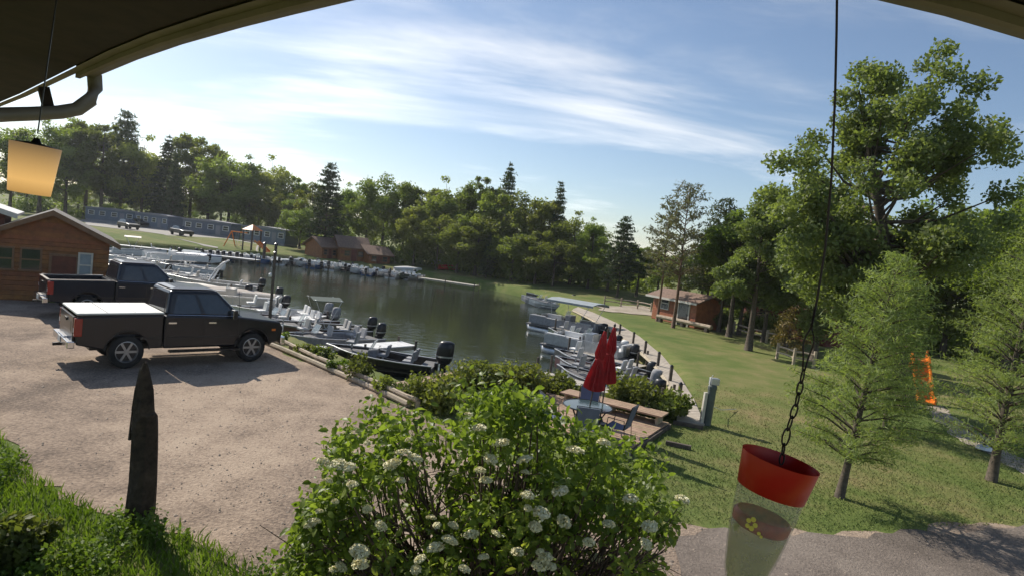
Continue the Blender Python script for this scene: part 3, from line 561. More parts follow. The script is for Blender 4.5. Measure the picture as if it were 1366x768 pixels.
# ------------------------------------------------------------------ buildings
def board_wall(k, par, x0, x1, z0, z1, y, th, n, material, tri=None):  # horizontal siding boards on a front wall; tri=(half width, apex height) shapes a gable
    for i in range(n):
        a, b = z0 + (z1 - z0) * i / n, z0 + (z1 - z0) * (i + 1) / n - .012
        k.add('siding_board', MB().loft([[(x0, y, a), (x0, y - th, a + .01), (x0, y - th * .55, b), (x0, y, b)], [(x1, y, a), (x1, y - th, a + .01), (x1, y - th * .55, b), (x1, y, b)]]), material, par)
    if tri:
        hw, ap = tri; m = (x0 + x1) / 2; c = max(2, int(n * ap / (z1 - z0)))
        for i in range(c):
            a, b = z1 + ap * i / c, z1 + ap * (i + 1) / c - .012; wa, wb = hw * (1 - i / c), hw * (1 - (i + 1) / c)
            k.add('siding_board', MB().add([(m - wa, y, a), (m + wa, y, a), (m + wb, y, b), (m - wb, y, b), (m - wa, y - th, a), (m + wa, y - th, a), (m + wb, y - th * .6, b), (m - wb, y - th * .6, b)],
                  [(0, 1, 2, 3), (7, 6, 5, 4), (0, 4, 5, 1), (1, 5, 6, 2), (2, 6, 7, 3), (3, 7, 4, 0)]), material, par)
def window(k, x, z, w_, h_, y, frame, glass, par=None, sash=True):
    f = MB(); t = .07
    f.box((x, y - .03, z + h_ / 2 + t / 2), (w_ + 2 * t, .06, t)).box((x, y - .04, z - h_ / 2 - t / 2), (w_ + 2 * t + .06, .08, t)).box((x - w_ / 2 - t / 2, y - .03, z), (t, .06, h_)).box((x + w_ / 2 + t / 2, y - .03, z), (t, .06, h_))
    if sash: f.box((x, y - .022, z), (w_, .04, .06))
    wi = k.add('window', f, frame, par); k.add('pane', MB().box((x, y - .008, z), (w_ - .002, .012, h_ - .002)), glass, wi)
def building(W_, D_, H_, RH, wallm, roofm, trimm, gable=True, nb=12, ov=.35, wins=(), doors=(), slabz=0):
    k = Kit(); kw = MB()
    if gable: kw.add([(0, 0, 0), (W_, 0, 0), (W_, 0, H_), (W_ / 2, 0, H_ + RH), (0, 0, H_), (0, D_, 0), (W_, D_, 0), (W_, D_, H_), (W_ / 2, D_, H_ + RH), (0, D_, H_)], [(0, 1, 2, 3, 4), (9, 8, 7, 6, 5), (0, 4, 9, 5), (1, 6, 7, 2), (2, 7, 8, 3), (3, 8, 9, 4), (0, 5, 6, 1)])
    else: kw.add([(0, 0, 0), (W_, 0, 0), (W_, D_, 0), (0, D_, 0), (0, 0, H_), (W_, 0, H_), (W_, D_, H_), (0, D_, H_), (0, D_ / 2, H_ + RH), (W_, D_ / 2, H_ + RH)], [(3, 2, 1, 0), (0, 1, 5, 4), (2, 3, 7, 6), (1, 2, 6, 9, 5), (3, 0, 4, 8, 7), (4, 5, 9, 8), (6, 7, 8, 9)])
    wl = k.add('wall', kw, wallm)
    board_wall(k, wl, .0, W_, .05, H_, -.002, .03, nb, wallm, (W_ / 2, RH) if gable else None)
    th = .1
    if gable:
        for s in (-1, 1):
            sl = RH / (W_ / 2); ex = W_ / 2 + s * (W_ / 2 + ov); ez = H_ - ov * sl
            a, b = (W_ / 2, H_ + RH + .02), (ex, ez + .02)
            r = k.add('roof', MB().prism([a, b, (b[0], b[1] + th), (a[0], a[1] + th)] if s > 0 else [a, (a[0], a[1] + th), (b[0], b[1] + th), b], -ov, D_ + ov), roofm)
            k.add('fascia', MB().prism([(a[0], a[1] - .12), (b[0], b[1] - .12), (b[0], b[1] + th * .9), (a[0], a[1] + th * .9)], -ov - .04, -ov - .003), trimm, r)
    else:
        for s in (-1, 1):
            sl = RH / (D_ / 2); ey = D_ / 2 + s * (D_ / 2 + ov); ez = H_ - ov * sl
            vs_ = [(x, y, z) for x in (-ov, W_ + ov) for (y, z) in ((D_ / 2, H_ + RH + .02), (ey, ez + .02), (ey, ez + .02 + th), (D_ / 2, H_ + RH + .02 + th))]
            r = k.add('roof', MB().loft([vs_[:4], vs_[4:]]), roofm)
            k.add('fascia', MB().box((W_ / 2, ey + s * .02, ez + .05), (W_ + 2 * ov, .03, .16)), trimm, r)
    for (x, z, w_, h_) in wins: window(k, x, z, w_, h_, -.034, trimm, M['glass'])
    for (x, w_, h_, dm) in doors:
        d = k.add('door', MB().box((x, -.045, h_ / 2 + .02), (w_, .05, h_)), dm); k.add('door_frame', MB().box((x, -.05, h_ + .07), (w_ + .2, .08, .1)).box((x - w_ / 2 - .05, -.05, h_ / 2), (.1, .08, h_)).box((x + w_ / 2 + .05, -.05, h_ / 2), (.1, .08, h_)), trimm, d)
        k.add('handle', MB().box((x + w_ * .38, -.09, h_ * .5), (.04, .05, .12)), M['black'], d)
    return k
# boathouse on the left
hc = at(141, 404, 0); hd = nrm([.80, .60, 0]); WH = 4.15
ha = atan2(hd[1], hd[0]); ho = hc - hd * WH
boathouse = building(WH, 6, 2.75, 1.05, M['cedar'], M['shingle'], M['trimwood'], True, 14, .4, [(.5, 1.75, .6, .85), (1.42, 1.75, .6, .85)], [(2.55, .85, 1.95, M['redbrown'])])
window(boathouse, 3.3, 1.65, .4, .95, -.034, M['cream'], M['canvas_grey'])
boathouse.place('boathouse', 'orange-brown wooden boathouse with gable front, two windows and a door', 'building', (ho[0], ho[1], 0), ha)
hs = ho + nrm([-.6, .8, 0]) * 1.5 - hd * 4.8
building(5.2, 4, 3.6, .8, M['redbrown'], M['metalroof'], M['rooftrim'], True, 14, .45).place('storage_shed', 'dark shed with pale metal roof at the far edge behind the boathouse', 'building', (hs[0], hs[1], 0), ha)
# orange cabin past the lawn
c0, c1 = at(869, 424, 0), at(926, 438, 0); d = c1 - c0; Lc = np.linalg.norm(d[:2])
building(Lc, 2.6, 2.05, .5, M['cedar_bright'], M['shingle_brown'], M['rooftrim'], False, 14, .5, [(Lc * .3, 1.5, .9, .9)], [(Lc * .74, 1.2, 1.8, M['glass'])]).place('cabin', 'bright orange log cabin with glass door among the lawn pines', 'cabin', (c0[0], c0[1], 0), atan2(d[1], d[0]), 'cabins')
c0, c1 = at(985, 437, 0), at(1100, 462, 0); d = c1 - c0; Lc = np.linalg.norm(d[:2])
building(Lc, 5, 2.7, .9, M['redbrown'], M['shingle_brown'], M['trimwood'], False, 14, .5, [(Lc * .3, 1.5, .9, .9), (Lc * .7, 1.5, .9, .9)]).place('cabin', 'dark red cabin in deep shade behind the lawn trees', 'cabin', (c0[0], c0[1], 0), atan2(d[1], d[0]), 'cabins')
c0, c1 = at(798, 392, 0), at(862, 400, 0); d = c1 - c0
# far cabins across the water
for (pa, pb, lab, hh) in [((430, 333), (450, 336), 'small brown cabin across the lake, the one beside the tall pine', 3.0), ((454, 336), (490, 341), 'middle brown cabin across the lake with the widest roof', 3.6), ((492, 342), (520, 347), 'lower brown cabin across the lake nearest the water', 2.6)]:
    c0 = atY(pa[0], pa[1], 87.5); c1 = atY(pb[0], pb[1], 89.5); d = c1 - c0; Lc = np.linalg.norm(d[:2])
    building(Lc, 4.5, hh * .62, hh * .38, M['cedar'], M['shingle_brown'], M['trimwood'], False, 8, .5, [(Lc * .25, hh * .34, .7, .7), (Lc * .75, hh * .34, .7, .7)], [(Lc * .5, .8, hh * .5, M['redbrown'])]).place('cabin', lab, 'cabin', (c0[0], c0[1], gz(c0[0], c0[1]) - .1), atan2(d[1], d[0]), 'cabins across the lake')
# grey-blue mobile homes beyond the far road
mh = Kit()
mh.add('body', MB().box((0, 0, 1.65), (9, 3.2, 2.5)), M['blue_siding']); r = mh.add('roof', MB().prism([(-4.7, 2.92), (4.7, 2.92), (4.6, 3.1), (0, 3.35), (-4.6, 3.1)], -1.75, 1.75), M['grey_roof'])
mh.add('skirting', MB().box((0, 0, .2), (8.8, 3.1, .4)), M['grey_roof'])
for x in (-3.4, -1.4, .8, 3.6): window(mh, x, 1.9, .95, .85, -1.605, M['white'], M['glass'])
mh.add('door', MB().box((2.2, -1.62, 1.4), (.85, .05, 1.95)), M['grey_roof'])
for i, (px, py, an) in enumerate([(152, 300, -.42), (212, 302, -.46), (283, 311, -.5), (362, 321, -.5)]):
    p = at(px, 306 + (px - 158) * .105, 0); p = atY(px, 300, [118, 112, 107, 101][i])
    mh.place('mobile_home', ['grey-blue mobile home behind the far road, the one beside the boathouse gable', 'grey-blue mobile home, second along from the boathouse gable', 'grey-blue mobile home, third along from the boathouse gable', 'grey-blue mobile home standing behind the orange playground'][i], 'mobile home', (p[0], p[1], gz(p[0], p[1])), [.1, -.4, -.1, -.35][i], 'mobile homes behind the far road', (1, 1, .85))

# ------------------------------------------------------------------ pickups
def lathe_y(prof, c, n=24, cap=True):
    m = MB(); m.loft([[(c[0] + r * cos(2 * pi * k / n), c[1] + y, c[2] + r * sin(2 * pi * k / n)) for k in range(n)] for r, y in prof], cap); return m
def pickup(paint, tonneau, wb=3.4):
    k = Kit(); hw = .96; xr, xf = -wb / 2, wb / 2; rb = xr - 1.12; ff = xf + .92; xc = -.82
    def arch(cx): return [(cx + .50 * cos(a), .42 + .50 * sin(a)) for a in np.linspace(.12, pi - .12, 11)]
    bed = [(rb, .62)] + arch(xr)[::-1] + [(xc, .5), (xc, 1.31), (rb, 1.27)]
    bd = MB(); bd.prism(bed, -hw, -hw + .09).prism(bed, hw - .09, hw)
    bd.box(((rb + xc) / 2, 0, .80), (xc - rb, 2 * hw - .18, .06)).box((xc - .03, 0, 1.04), (.06, 2 * hw - .181, .5))
    b = k.add('bed', bd, paint, bev=.03)
    k.add('bed_liner', MB().box(((rb + xc) / 2, 0, .86), (xc - rb - .1, 2 * hw - .2, .05)).box((xr, -hw + .19, .98), (.95, .2, .2)).box((xr, hw - .19, .98), (.95, .2, .2)), M['bedliner'], b)
    for s in (-1, 1): k.add('bed_rail', MB().box(((rb + xc) / 2, s * (hw - .05), 1.305), (xc - rb - .02, .11, .03), 0, -.02), M['bedliner'] if tonneau else M['chrome'], b)
    tg = k.add('tailgate', MB().box((rb - .02, 0, .95), (.08, 2 * hw - .3, .62)).box((rb - .055, 0, 1.0), (.02, 1.2, .26)), paint, bev=.015); k.add('handle', MB().box((rb - .075, 0, 1.12), (.03, .26, .07)), M['black'], tg)
    if not tonneau: k.add('tailgate_cap', MB().box((rb - .02, 0, 1.275), (.09, 2 * hw - .3, .03)), M['chrome'], tg)
    cabp = [(xc + .03, .47), (xf - .55, .47)] + arch(xf)[::-1] + [(xf + .55, .5), (ff - .05, .58), (ff, .95), (ff - .12, 1.13), (xf - .15, 1.24), (1.22, 1.27), (xc + .03, 1.31)]
    cb = k.add('cab', MB().prism(cabp, -hw, hw), paint, bev=.07)
    # greenhouse
    B = [(xc + .05, 1.29), (1.30, 1.26)]; T = [(xc + .16, 1.93), (.58, 1.94)]; hb, ht = hw - .015, .76
    q = [(B[0][0], -hb, B[0][1]), (B[1][0], -hb, B[1][1]), (B[1][0], hb, B[1][1]), (B[0][0], hb, B[0][1])]
    tq = [(T[0][0], -ht, T[0][1]), (T[1][0], -ht, T[1][1]), (T[1][0], ht, T[1][1]), (T[0][0], ht, T[0][1])]
    g = MB(); g.loft([q, tq]); k.add('roof', g, paint, bev=.08)
    k.add('roof_skin', MB().loft([[(T[0][0] + .05, -ht + .07, 1.955), (T[1][0] - .05, -ht + .07, 1.96), (T[1][0] - .05, ht - .07, 1.96), (T[0][0] + .05, ht - .07, 1.955)][::1], [(T[0][0] + .2, -ht + .25, 1.985), (T[1][0] - .2, -ht + .25, 1.985), (T[1][0] - .2, ht - .25, 1.985), (T[0][0] + .2, ht - .25, 1.985)]]), paint, bev=.01)
    def pane(a, b_, c, d_, u0, u1, u2, u3, v0, v1, nv, name, m_=M['glass']):
        a, b_, c, d_ = map(np.array, (a, b_, c, d_)); f = lambda u, v: (a * (1 - u) + b_ * u) * (1 - v) + (d_ * (1 - u) + c * u) * v
        P = [f(u0, v0), f(u1, v0), f(u2, v1), f(u3, v1)]; nv = np.array(nv)
        k.add(name, MB().loft([[p - nv * .01 for p in P], [p + nv * .006 for p in P]]), m_)
    for s in (0, 1):
        A = (q[0], q[1], tq[1], tq[0]) if s == 0 else (q[3], q[2], tq[2], tq[3]); n_ = nrm((0, -1 if s == 0 else 1, .3))
        pane(*A, .08, .45, .465, .15, .10, .84, n_, 'rear_side_window'); pane(*A, .51, .91, .90, .525, .10, .84, n_, 'front_side_window')
    pane(q[1], q[2], tq[2], tq[1], .07, .93, .90, .10, .06, .93, nrm((.75, 0, .6)), 'windshield'); pane(q[3], q[0], tq[0], tq[3], .12, .88, .85, .15, .12, .85, nrm((-1, 0, .15)), 'rear_window')
    for (x, s) in ((xr, -1), (xr, 1), (xf, -1), (xf, 1)):
        c = (x, s * (hw - .15), .41); ty = k.add('tyre', lathe_y([(.25, -.13), (.37, -.14), (.405, -.11), (.41, 0), (.405, .11), (.37, .14), (.25, .13), (.245, 0), (.25, -.13)], c, 24, False), M['rubber'], smooth=True)
        rm = lathe_y([(.26, s * .02), (.27, s * .13), (.25, s * .135), (.23, s * .07), (.06, s * .06)] if s > 0 else [(.06, s * .06), (.23, s * .07), (.25, s * .135), (.27, s * .13), (.26, s * .02)], c)
        for j in range(6):
            a = pi * j / 3; rm.box((c[0] + .14 * cos(a), c[1] + s * .10, c[2] + .14 * sin(a)), (.22, .03, .055), 0, -a)
        rm.v = rm.v; rm.tube([(c[0], c[1] + s * .06, c[2]), (c[0], c[1] + s * .125, c[2])], .06, 10); k.add('rim', rm, M['rimgrey'], ty); k.add('brake_disc', lathe_y([(.02, s * .075), (.235, s * .08), (.235, s * .076), (.02, s * .07)], c, 20), M['black'], ty)
    rbp = k.add('rear_bumper', MB().box((rb - .10, 0, .62), (.16, 1.86, .17)).box((rb - .1, 0, .72), (.13, .7, .04)), M['chrome'], bev=.03); k.add('hitch', MB().box((rb - .2, 0, .5), (.24, .07, .07)), M['black'], rbp)
    k.add('licence_plate', MB().box((rb - .19, 0, .64), (.012, .31, .15)), M['white'], rbp)
    fbp = k.add('front_bumper', MB().box((ff + .02, 0, .58), (.16, 1.9, .24)), M['chrome'], bev=.04)
    k.add('grille', MB().box((ff - .0, 0, .88), (.06, 1.15, .28)), M['black'])
    for s in (-1, 1):
        k.add('tail_light', MB().box((rb + .03, s * (hw - .045), 1.03), (.17, .13, .42)), M['lamp_red'], bev=.015); k.add('reverse_light', MB().box((rb - .055, s * (hw - .06), .96), (.012, .08, .1)), M['lamp_clear'])
        k.add('headlight', MB().box((ff - .07, s * (hw - .2), .93), (.18, .36, .18)), M['lamp_clear'], bev=.02)
        mi = k.add('mirror', MB().box((.98, s * (hw + .17), 1.36), (.12, .22, .24)).box((.98, s * (hw + .03), 1.29), (.07, .16, .05)), M['black'], bev=.02); k.add('mirror_glass', MB().box((.915, s * (hw + .17), 1.36), (.01, .18, .2)), M['chrome'], mi)
        for x in (-.32, .72): k.add('door_handle', MB().box((x - .28, s * (hw + .015), 1.12), (.2, .035, .04)), M['chrome'])
        for x in (.22, 1.2, xc + .09): k.add('door_seam', MB().box((x, s * (hw + .001), .88), (.012, .004, .72)), M['black'])
        k.add('running_board', MB().box((.3, s * (hw + .02), .40), (1.9, .16, .05)), M['black'])
        k.add('wheel_arch_trim', MB().tube([(xr + .515 * cos(a), s * (hw + .006), .42 + .515 * sin(a)) for a in np.linspace(.1, pi - .1, 13)], .018, 5), M['black'])
        k.add('wheel_arch_trim', MB().tube([(xf + .515 * cos(a), s * (hw + .006), .42 + .515 * sin(a)) for a in np.linspace(.1, pi - .1, 13)], .018, 5), M['black'])
        k.add('side_moulding', MB().box((.28, s * (hw + .004), .74), (1.95, .012, .06)), M['black']); k.add('belt_trim', MB().tube([(xc + .1, s * (hw - .004), 1.325), (1.25, s * (hw - .004), 1.285)], .012, 5), M['chrome'])
        k.add('bed_moulding', MB().box((xc - .28, s * (hw + .003), .74), (.5, .012, .06)), M['black']); k.add('side_marker', MB().box((xf + .62, s * (hw - .01), .9), (.12, .03, .06)), M['orange'])
    k.add('fuel_door', MB().box((xr + .62, hw + .002, 1.02), (.18, .008, .18)), paint)
    k.add('antenna', MB().tube([(1.25, -hw + .15, 1.25), (1.18, -hw + .15, 1.95)], .006, 4), M['black'])
    k.add('chassis', MB().box((0, 0, .5), (wb + 1.5, 1.1, .18)), M['black'])
    if tonneau:
        t = k.add('bed_cover', MB().box(((rb + xc) / 2, 0, 1.345), (xc - rb + .03, 2 * hw - .04, .05), 0, -.012), tonneau, bev=.02)
        for x in (.33, .66): k.add('cover_seam', MB().box((rb + (xc - rb) * x, 0, 1.371), (.02, 2 * hw - .1, .006)), M['gel_grey'], t)
    return k
a, b = at(165, 490, 0), at(331, 481, 0); ang = atan2(b[1] - a[1], b[0] - a[0]); wbl = float(np.linalg.norm(b - a)); mid = (a + b) / 2
right = np.array([sin(ang), -cos(ang), 0]); o1 = mid - right * .80
t1 = pickup(M['paint_char'], M['tonneau'], wbl / 1.05); t1.place('pickup_truck', 'dark charcoal crew cab pickup with white bed cover in the gravel lot', 'pickup truck', (o1[0], o1[1], .012), ang, 'pickups parked in the lot', (1.05, 1.05, 1.14))
o2 = o1 + (at(77, 370, 1.45) - at(115, 414, 1.45)); o2[2] = 0
pickup(M['paint_navy'], None, wbl / 1.05).place('pickup_truck', 'dark navy pickup with empty open bed parked beside the boathouse', 'pickup truck', (o2[0], o2[1], .012), ang, 'pickups parked in the lot', (1.05, 1.05, 1.14))
# far cars on the road across the lake
car = Kit(); car.add('body', MB().prism([(-2.1, .35), (2.1, .35), (2.15, .8), (1.2, .95), (-2.0, .98), (-2.15, .7)], -.85, .85), M['black'], bev=.06)
car.add('cabin', MB().loft([[(-1.7, -.78, .95), (1.0, -.78, .93), (1.0, .78, .93), (-1.7, .78, .95)], [(-1.3, -.62, 1.45), (.3, -.62, 1.45), (.3, .62, 1.45), (-1.3, .62, 1.45)]]), M['glass'])
for (x, s) in ((-1.3, -1), (-1.3, 1), (1.3, -1), (1.3, 1)): car.add('wheel', lathe_y([(.02, -.1), (.32, -.1), (.32, .1), (.02, .1)], (x, s * .78, .32), 14), M['rubber'])
for (px, py, lab) in [(171, 306, 'small black car on the pale road across the lake beside the boathouse'), (187, 303, 'small dark car behind the black one on the far road'), (242, 315, 'small dark car farther along the far road towards the playground')]:
    p = at(px, py, .7); car.place('parked_car', lab, 'car', (p[0], p[1], gz(p[0], p[1]) + .06), radians(-35), 'cars on the far road')

# ------------------------------------------------------------------ boats
def hull_rings(L, W, fb, inset=0.0, floor=None):
    r = []
    for t in [0, .12, .3, .5, .66, .78, .88, .95, 1.0]:
        b = W / 2 * (0.90 + 0.1 * min(1, t * 3)) * (1 - max(0, (t - .5) / .5) ** 2.4 * .97); s = fb * (0.86 + .42 * t * t); kz = -.22 + max(0, (t - .7) / .3) ** 2 * (s * .7 + .22)
        x = -L / 2 + L * t + (0.18 if t == 1 else 0)
        r.append((x, b, s, kz))
    return r
def outboard(k, x, z, cowl=M['black'], sc=1.0, par=None, tilt=0.0):
    c = MB()
    def ring(zz, lx, ly, ox): return [(x - .22 * sc + ox * sc + lx * sc * cos(a) * (abs(cos(a)) ** -.25 if abs(cos(a)) > .1 else 1) * .9, ly * sc * sin(a), z + zz * sc) for a in np.linspace(0, 2 * pi, 13)[:-1]]
    c.loft([ring(.10, .17, .11, 0), ring(.18, .23, .15, 0), ring(.30, .26, .165, 0), ring(.52, .25, .16, -.02), ring(.66, .22, .14, -.04), ring(.70, .13, .08, -.03)])
    m = k.add('outboard_motor', c, cowl, par, smooth=True)
    k.add('motor_leg', MB().box((x - .22 * sc, 0, z - .25 * sc), (.17 * sc, .12 * sc, .8 * sc)).box((x - .25 * sc, 0, z - .62 * sc), (.4 * sc, .08 * sc, .09 * sc)).box((x - .05, 0, z), (.14, .2, .3)), M['black'], m)
    pr = MB()
    for j in range(3): a = 2 * pi * j / 3; pr.box((x - .48 * sc, .09 * sc * cos(a), z - .62 * sc + .09 * sc * sin(a)), (.02, .16 * sc, .07 * sc), 0, 0, a)
    k.add('propeller', pr, M['alu'], m)
    k.add('cowl_band', MB().loft([ring(.275, .262, .168, 0), ring(.315, .266, .17, 0)]), M['alu'], m)
def fishing_boat(L=5.0, W=1.9, fb=.55, hull='alu', deck='carpet', seat='vinyl', screen=1, motor='black', side=None, cover=None, bimini=None, detail=True, troll=True, mscale=1.1):
    k = Kit(); R_ = hull_rings(L, W, fb); hb = MB(); rings = []
    for (x, b, s, kz) in R_:
        i = max(b - .07, .004); fl = min(.12 + max(0, kz + .2) * .8, s - .06)
        rings.append([(x, -i, fl), (x, -i, s - .005), (x, -b, s), (x, -b * .98, s * .55), (x, -b * .80, kz * .35), (x, 0, kz), (x, b * .80, kz * .35), (x, b * .98, s * .55), (x, b, s), (x, i, s - .005), (x, i, fl)])
    hb.loft(rings, cap=False, closed=True); n = 11
    hb.f.append(tuple(range(n))); h = k.add('hull', hb, M[hull])
    st = MB()
    for sgn in (-1, 1):
        pts = [(x, sgn * (b + .004), s) for (x, b, s, kz) in R_]; st.tube(pts, .028, 5)
    k.add('gunwale', st, M['alu'] if hull != 'alu' else M['gel_grey'], h)
    if side:
        for sgn in (-1, 1):
            sm = MB()
            for i in range(1, len(R_) - 2):
                (x0, b0, s0, _), (x1, b1, s1, _) = R_[i], R_[i + 1]; P = [(x0, sgn * (b0 * .99 + .006), s0 * .62), (x1, sgn * (b1 * .99 + .006), s1 * .62), (x1, sgn * (b1 + .006), s1 * .88), (x0, sgn * (b0 + .006), s0 * .88)]
                sm.add(P, [(0, 1, 2, 3)] if sgn < 0 else [(3, 2, 1, 0)])
            k.add('hull_stripe', sm, M[side], h)
    if cover:
        cv = MB(); cr_ = []
        for (x, b, s, kz) in R_:
            t = (x + L / 2) / L; pk = .28 * (1 - abs(t - .45) / .6)
            cr_.append([(x, -b - .03, s - .08), (x, -b - .02, s + .03), (x, -b * .5, s + .05 + pk * .7), (x, 0, s + .06 + pk), (x, b * .5, s + .05 + pk * .7), (x, b + .02, s + .03), (x, b + .03, s - .08)])
        cv.loft(cr_, cap=False, closed=False); k.add('cover', cv, M[cover], smooth=True)
    else:
        def deck_strip(i0, i1, dz, name):
            d = MB(); top = []
            for (x, b, s, kz) in R_[i0:i1 + 1]: top.append([(x, -(b - .075 if b > .1 else 0.0), s + dz), (x, b - .075 if b > .1 else 0.002, s + dz), (x, b - .08 if b > .1 else .002, s + dz - .06), (x, -(b - .08 if b > .1 else 0), s + dz - .06)])
            d.loft(top); k.add(name, d, M[deck])
        deck_strip(4, 7, -.06, 'bow_deck'); deck_strip(0, 1, -.10, 'stern_deck')
        fl = MB(); fl.loft([[(x, -(b - .08), .13), (x, b - .08, .13), (x, b - .08, .1), (x, -(b - .08), .1)] for (x, b, s, kz) in R_[0:5]]); k.add('floor', fl, M[deck])
        for (sx, sy) in [(-L * .26, .32), (-L * .26, -.32), (.02 * L, -.38), (L * .30, 0)][:4 if detail else 3]:
            z0 = .13 if sx < L * .2 else fb * .98
            s_ = k.add('seat', MB().box((sx, sy, z0 + .36), (.42, .42, .10)), M[seat], bev=.03); k.add('backrest', MB().box((sx - .21, sy, z0 + .60), (.09, .42, .42), 0, -.2), M[seat], s_, bev=.03); k.add('pedestal', MB().tube([(sx, sy, z0), (sx, sy, z0 + .32)], .04, 6), M['alu'], s_)
        if screen:
            for sy in ([-.42, .42] if screen == 2 else [-.42]):
                c_ = k.add('console', MB().loft([[(L * .07, sy - .28, .13), (L * .07 + .42, sy - .28, .13), (L * .07 + .42, sy + .28, .13), (L * .07, sy + .28, .13)], [(L * .07, sy - .26, fb + .12), (L * .07 + .36, sy - .26, fb + .06), (L * .07 + .36, sy + .26, fb + .06), (L * .07, sy + .26, fb + .12)]]), M['gel_grey'])
                x0, z0 = L * .07 + .34, fb + .07
                k.add('windshield', MB().loft([[(x0, sy - .27, z0), (x0, sy + .27, z0), (x0 + .012, sy + .27, z0), (x0 + .012, sy - .27, z0)], [(x0 - .2, sy - .24, z0 + .38), (x0 - .2, sy + .24, z0 + .38), (x0 - .19, sy + .24, z0 + .385), (x0 - .19, sy - .24, z0 + .385)]]), M['screen'], c_)
                k.add('windshield_frame', MB().tube([(x0, sy - .28, z0), (x0 - .2, sy - .25, z0 + .39), (x0 - .2, sy + .25, z0 + .39), (x0, sy + .28, z0)], .014, 5), M['white'], c_)
                sw = [(L * .07 - .06 + .05 * sin(a) * .5, sy + .15 * cos(a), fb + .12 + .15 * sin(a)) for a in np.linspace(0, 2 * pi, 11)]; k.add('steering_wheel', MB().tube(sw, .012, 4, False), M['black'], c_)
    if bimini:
        fr = MB(); cz = fb + 1.35
        for x in (-L * .18, L * .06): fr.tube([(-.05 * L, -W / 2 + .04, fb * .9), (x, -W / 2 + .1, cz), (x, W / 2 - .1, cz), (-.05 * L, W / 2 - .04, fb * .9)], .016, 5)
        b_ = k.add('bimini_frame', fr, M['alu']); cp = MB(); cp.loft([[(x, -W / 2 + .08, cz - .02), (x, 0, cz + .09), (x, W / 2 - .08, cz - .02), (x, W / 2 - .09, cz - .05), (x, 0, cz + .06), (x, -W / 2 + .09, cz - .05)] for x in np.linspace(-L * .2, L * .08, 4)]); k.add('bimini_top', cp, M[bimini], b_)
    if motor: outboard(k, -L / 2, fb * .62, M[motor], mscale)
    if troll and detail and not cover:
        tm = k.add('trolling_motor', MB().tube([(L * .40, .12, fb * 1.2), (L * .12, .30, fb * 1.32)], .02, 5).box((L * .42, .1, fb * 1.28), (.2, .1, .11)), M['black'])
        for sy in (-.5, .55): k.add('fishing_rod', MB().tube([(-L * .3, sy * W * .6, fb * .8), (L * .22, sy * W * .55, fb * 1.25)], .008, 4), M['gel_grey'])
        k.add('tackle_box', MB().box((-L * .1, .3, .24), (.4, .25, .22)), M['gel_blue'])
    return k
def pontoon(L=6.0, W=2.4, canopy='canvas_grey', fence='cream', seatm='vinyl', roofed=True):
    k = Kit(); d = k.add('deck', MB().box((0, 0, .42), (L, W, .08)), M['carpet'])
    for s in (-1, 1):
        p = MB(); p.tube([(-L / 2, s * W * .34, .08), (L / 2 - .5, s * W * .34, .08), (L / 2 - .1, s * W * .34, .16), (L / 2 + .15, s * W * .34, .3)], [.3, .3, .22, .04], 12); k.add('pontoon_tube', p, M['alu'], smooth=True)
    def panel(x0, y0, x1, y1):
        cx, cy = (x0 + x1) / 2, (y0 + y1) / 2; ln = sqrt((x1 - x0) ** 2 + (y1 - y0) ** 2); an = atan2(y1 - y0, x1 - x0)
        p = k.add('fence_panel', MB().box((cx, cy, .78), (ln - .04, .025, .5), an), M[fence]); k.add('rail', MB().tube([(x0, y0, .47), (x0, y0, 1.08), (x1, y1, 1.08), (x1, y1, .47)], .02, 5), M['alu'], p)
    hL, hW = L / 2 - .25, W / 2 - .06
    for s in (-1, 1): panel(-hL, s * hW, -.3, s * hW); panel(.3 if s < 0 else -.28, s * hW, hL, s * hW)
    panel(hL, -hW, hL, -.35); panel(hL, .35, hL, hW); panel(-hL, -hW, -hL, .2)
    for (x, y, lx, ly) in [(hL - .7, -hW + .33, 1.2, .55), (hL - .7, hW - .33, 1.2, .55), (-hL + .6, hW - .35, 1.1, .55), (-hL + .35, -.2, .55, 1.2)]:
        s_ = k.add('bench_seat', MB().box((x, y, .65), (lx, ly, .36)), M[seatm], bev=.04); k.add('bench_back', MB().box((x, y + (.24 if y > 0 else -.24) * (1 if lx > ly else 0), .95), (lx, .13, .36)) if lx > ly else MB().box((x - .22, y, .95), (.13, ly, .36)), M[seatm], s_, bev=.03)
    c_ = k.add('console', MB().box((.2, -hW + .5, .9), (.5, .7, .85)), M[fence], bev=.04); k.add('windshield', MB().box((.4, -hW + .5, 1.45), (.02, .6, .28), 0, -.3), M['screen'], c_)
    if roofed:
        fr = MB(); cz = 2.35
        for x in (-hL * .9, hL * .35): fr.tube([(x * .7, -hW, 1.05), (x, -hW + .03, cz), (x, hW - .03, cz), (x * .7, hW, 1.05)], .022, 5)
        f_ = k.add('canopy_frame', fr, M['alu']); k.add('canopy', MB().loft([[(x, -hW - .02, cz), (x, -hW * .4, cz + .13), (x, hW * .4, cz + .13), (x, hW + .02, cz), (x, hW, cz - .14), (x, hW - .03, cz - .02), (x, 0, cz + .08), (x, -hW + .03, cz - .02), (x, -hW, cz - .14)] for x in np.linspace(-hL, hL * .5, 5)]), M[canopy], f_)
    outboard(k, -L / 2 + .1, .5, M['black'], 1.1); return k

def put(kit, bow, stern, name, label, group, z=WZ, Lb=None, anchor=.5, cat='boat'):   # moor a boat between two points of the water seen at photo pixels
    a, b = at(*stern, z), at(*bow, z); c = a * (1 - anchor) + b * anchor
    return kit.place(name, label, cat, (c[0], c[1], WZ + .04), atan2(b[1] - a[1], b[0] - a[0]), group)
def span(bow, stern): return float(np.linalg.norm(at(*bow, WZ) - at(*stern, WZ)))
GL = 'boats moored beside the lot'
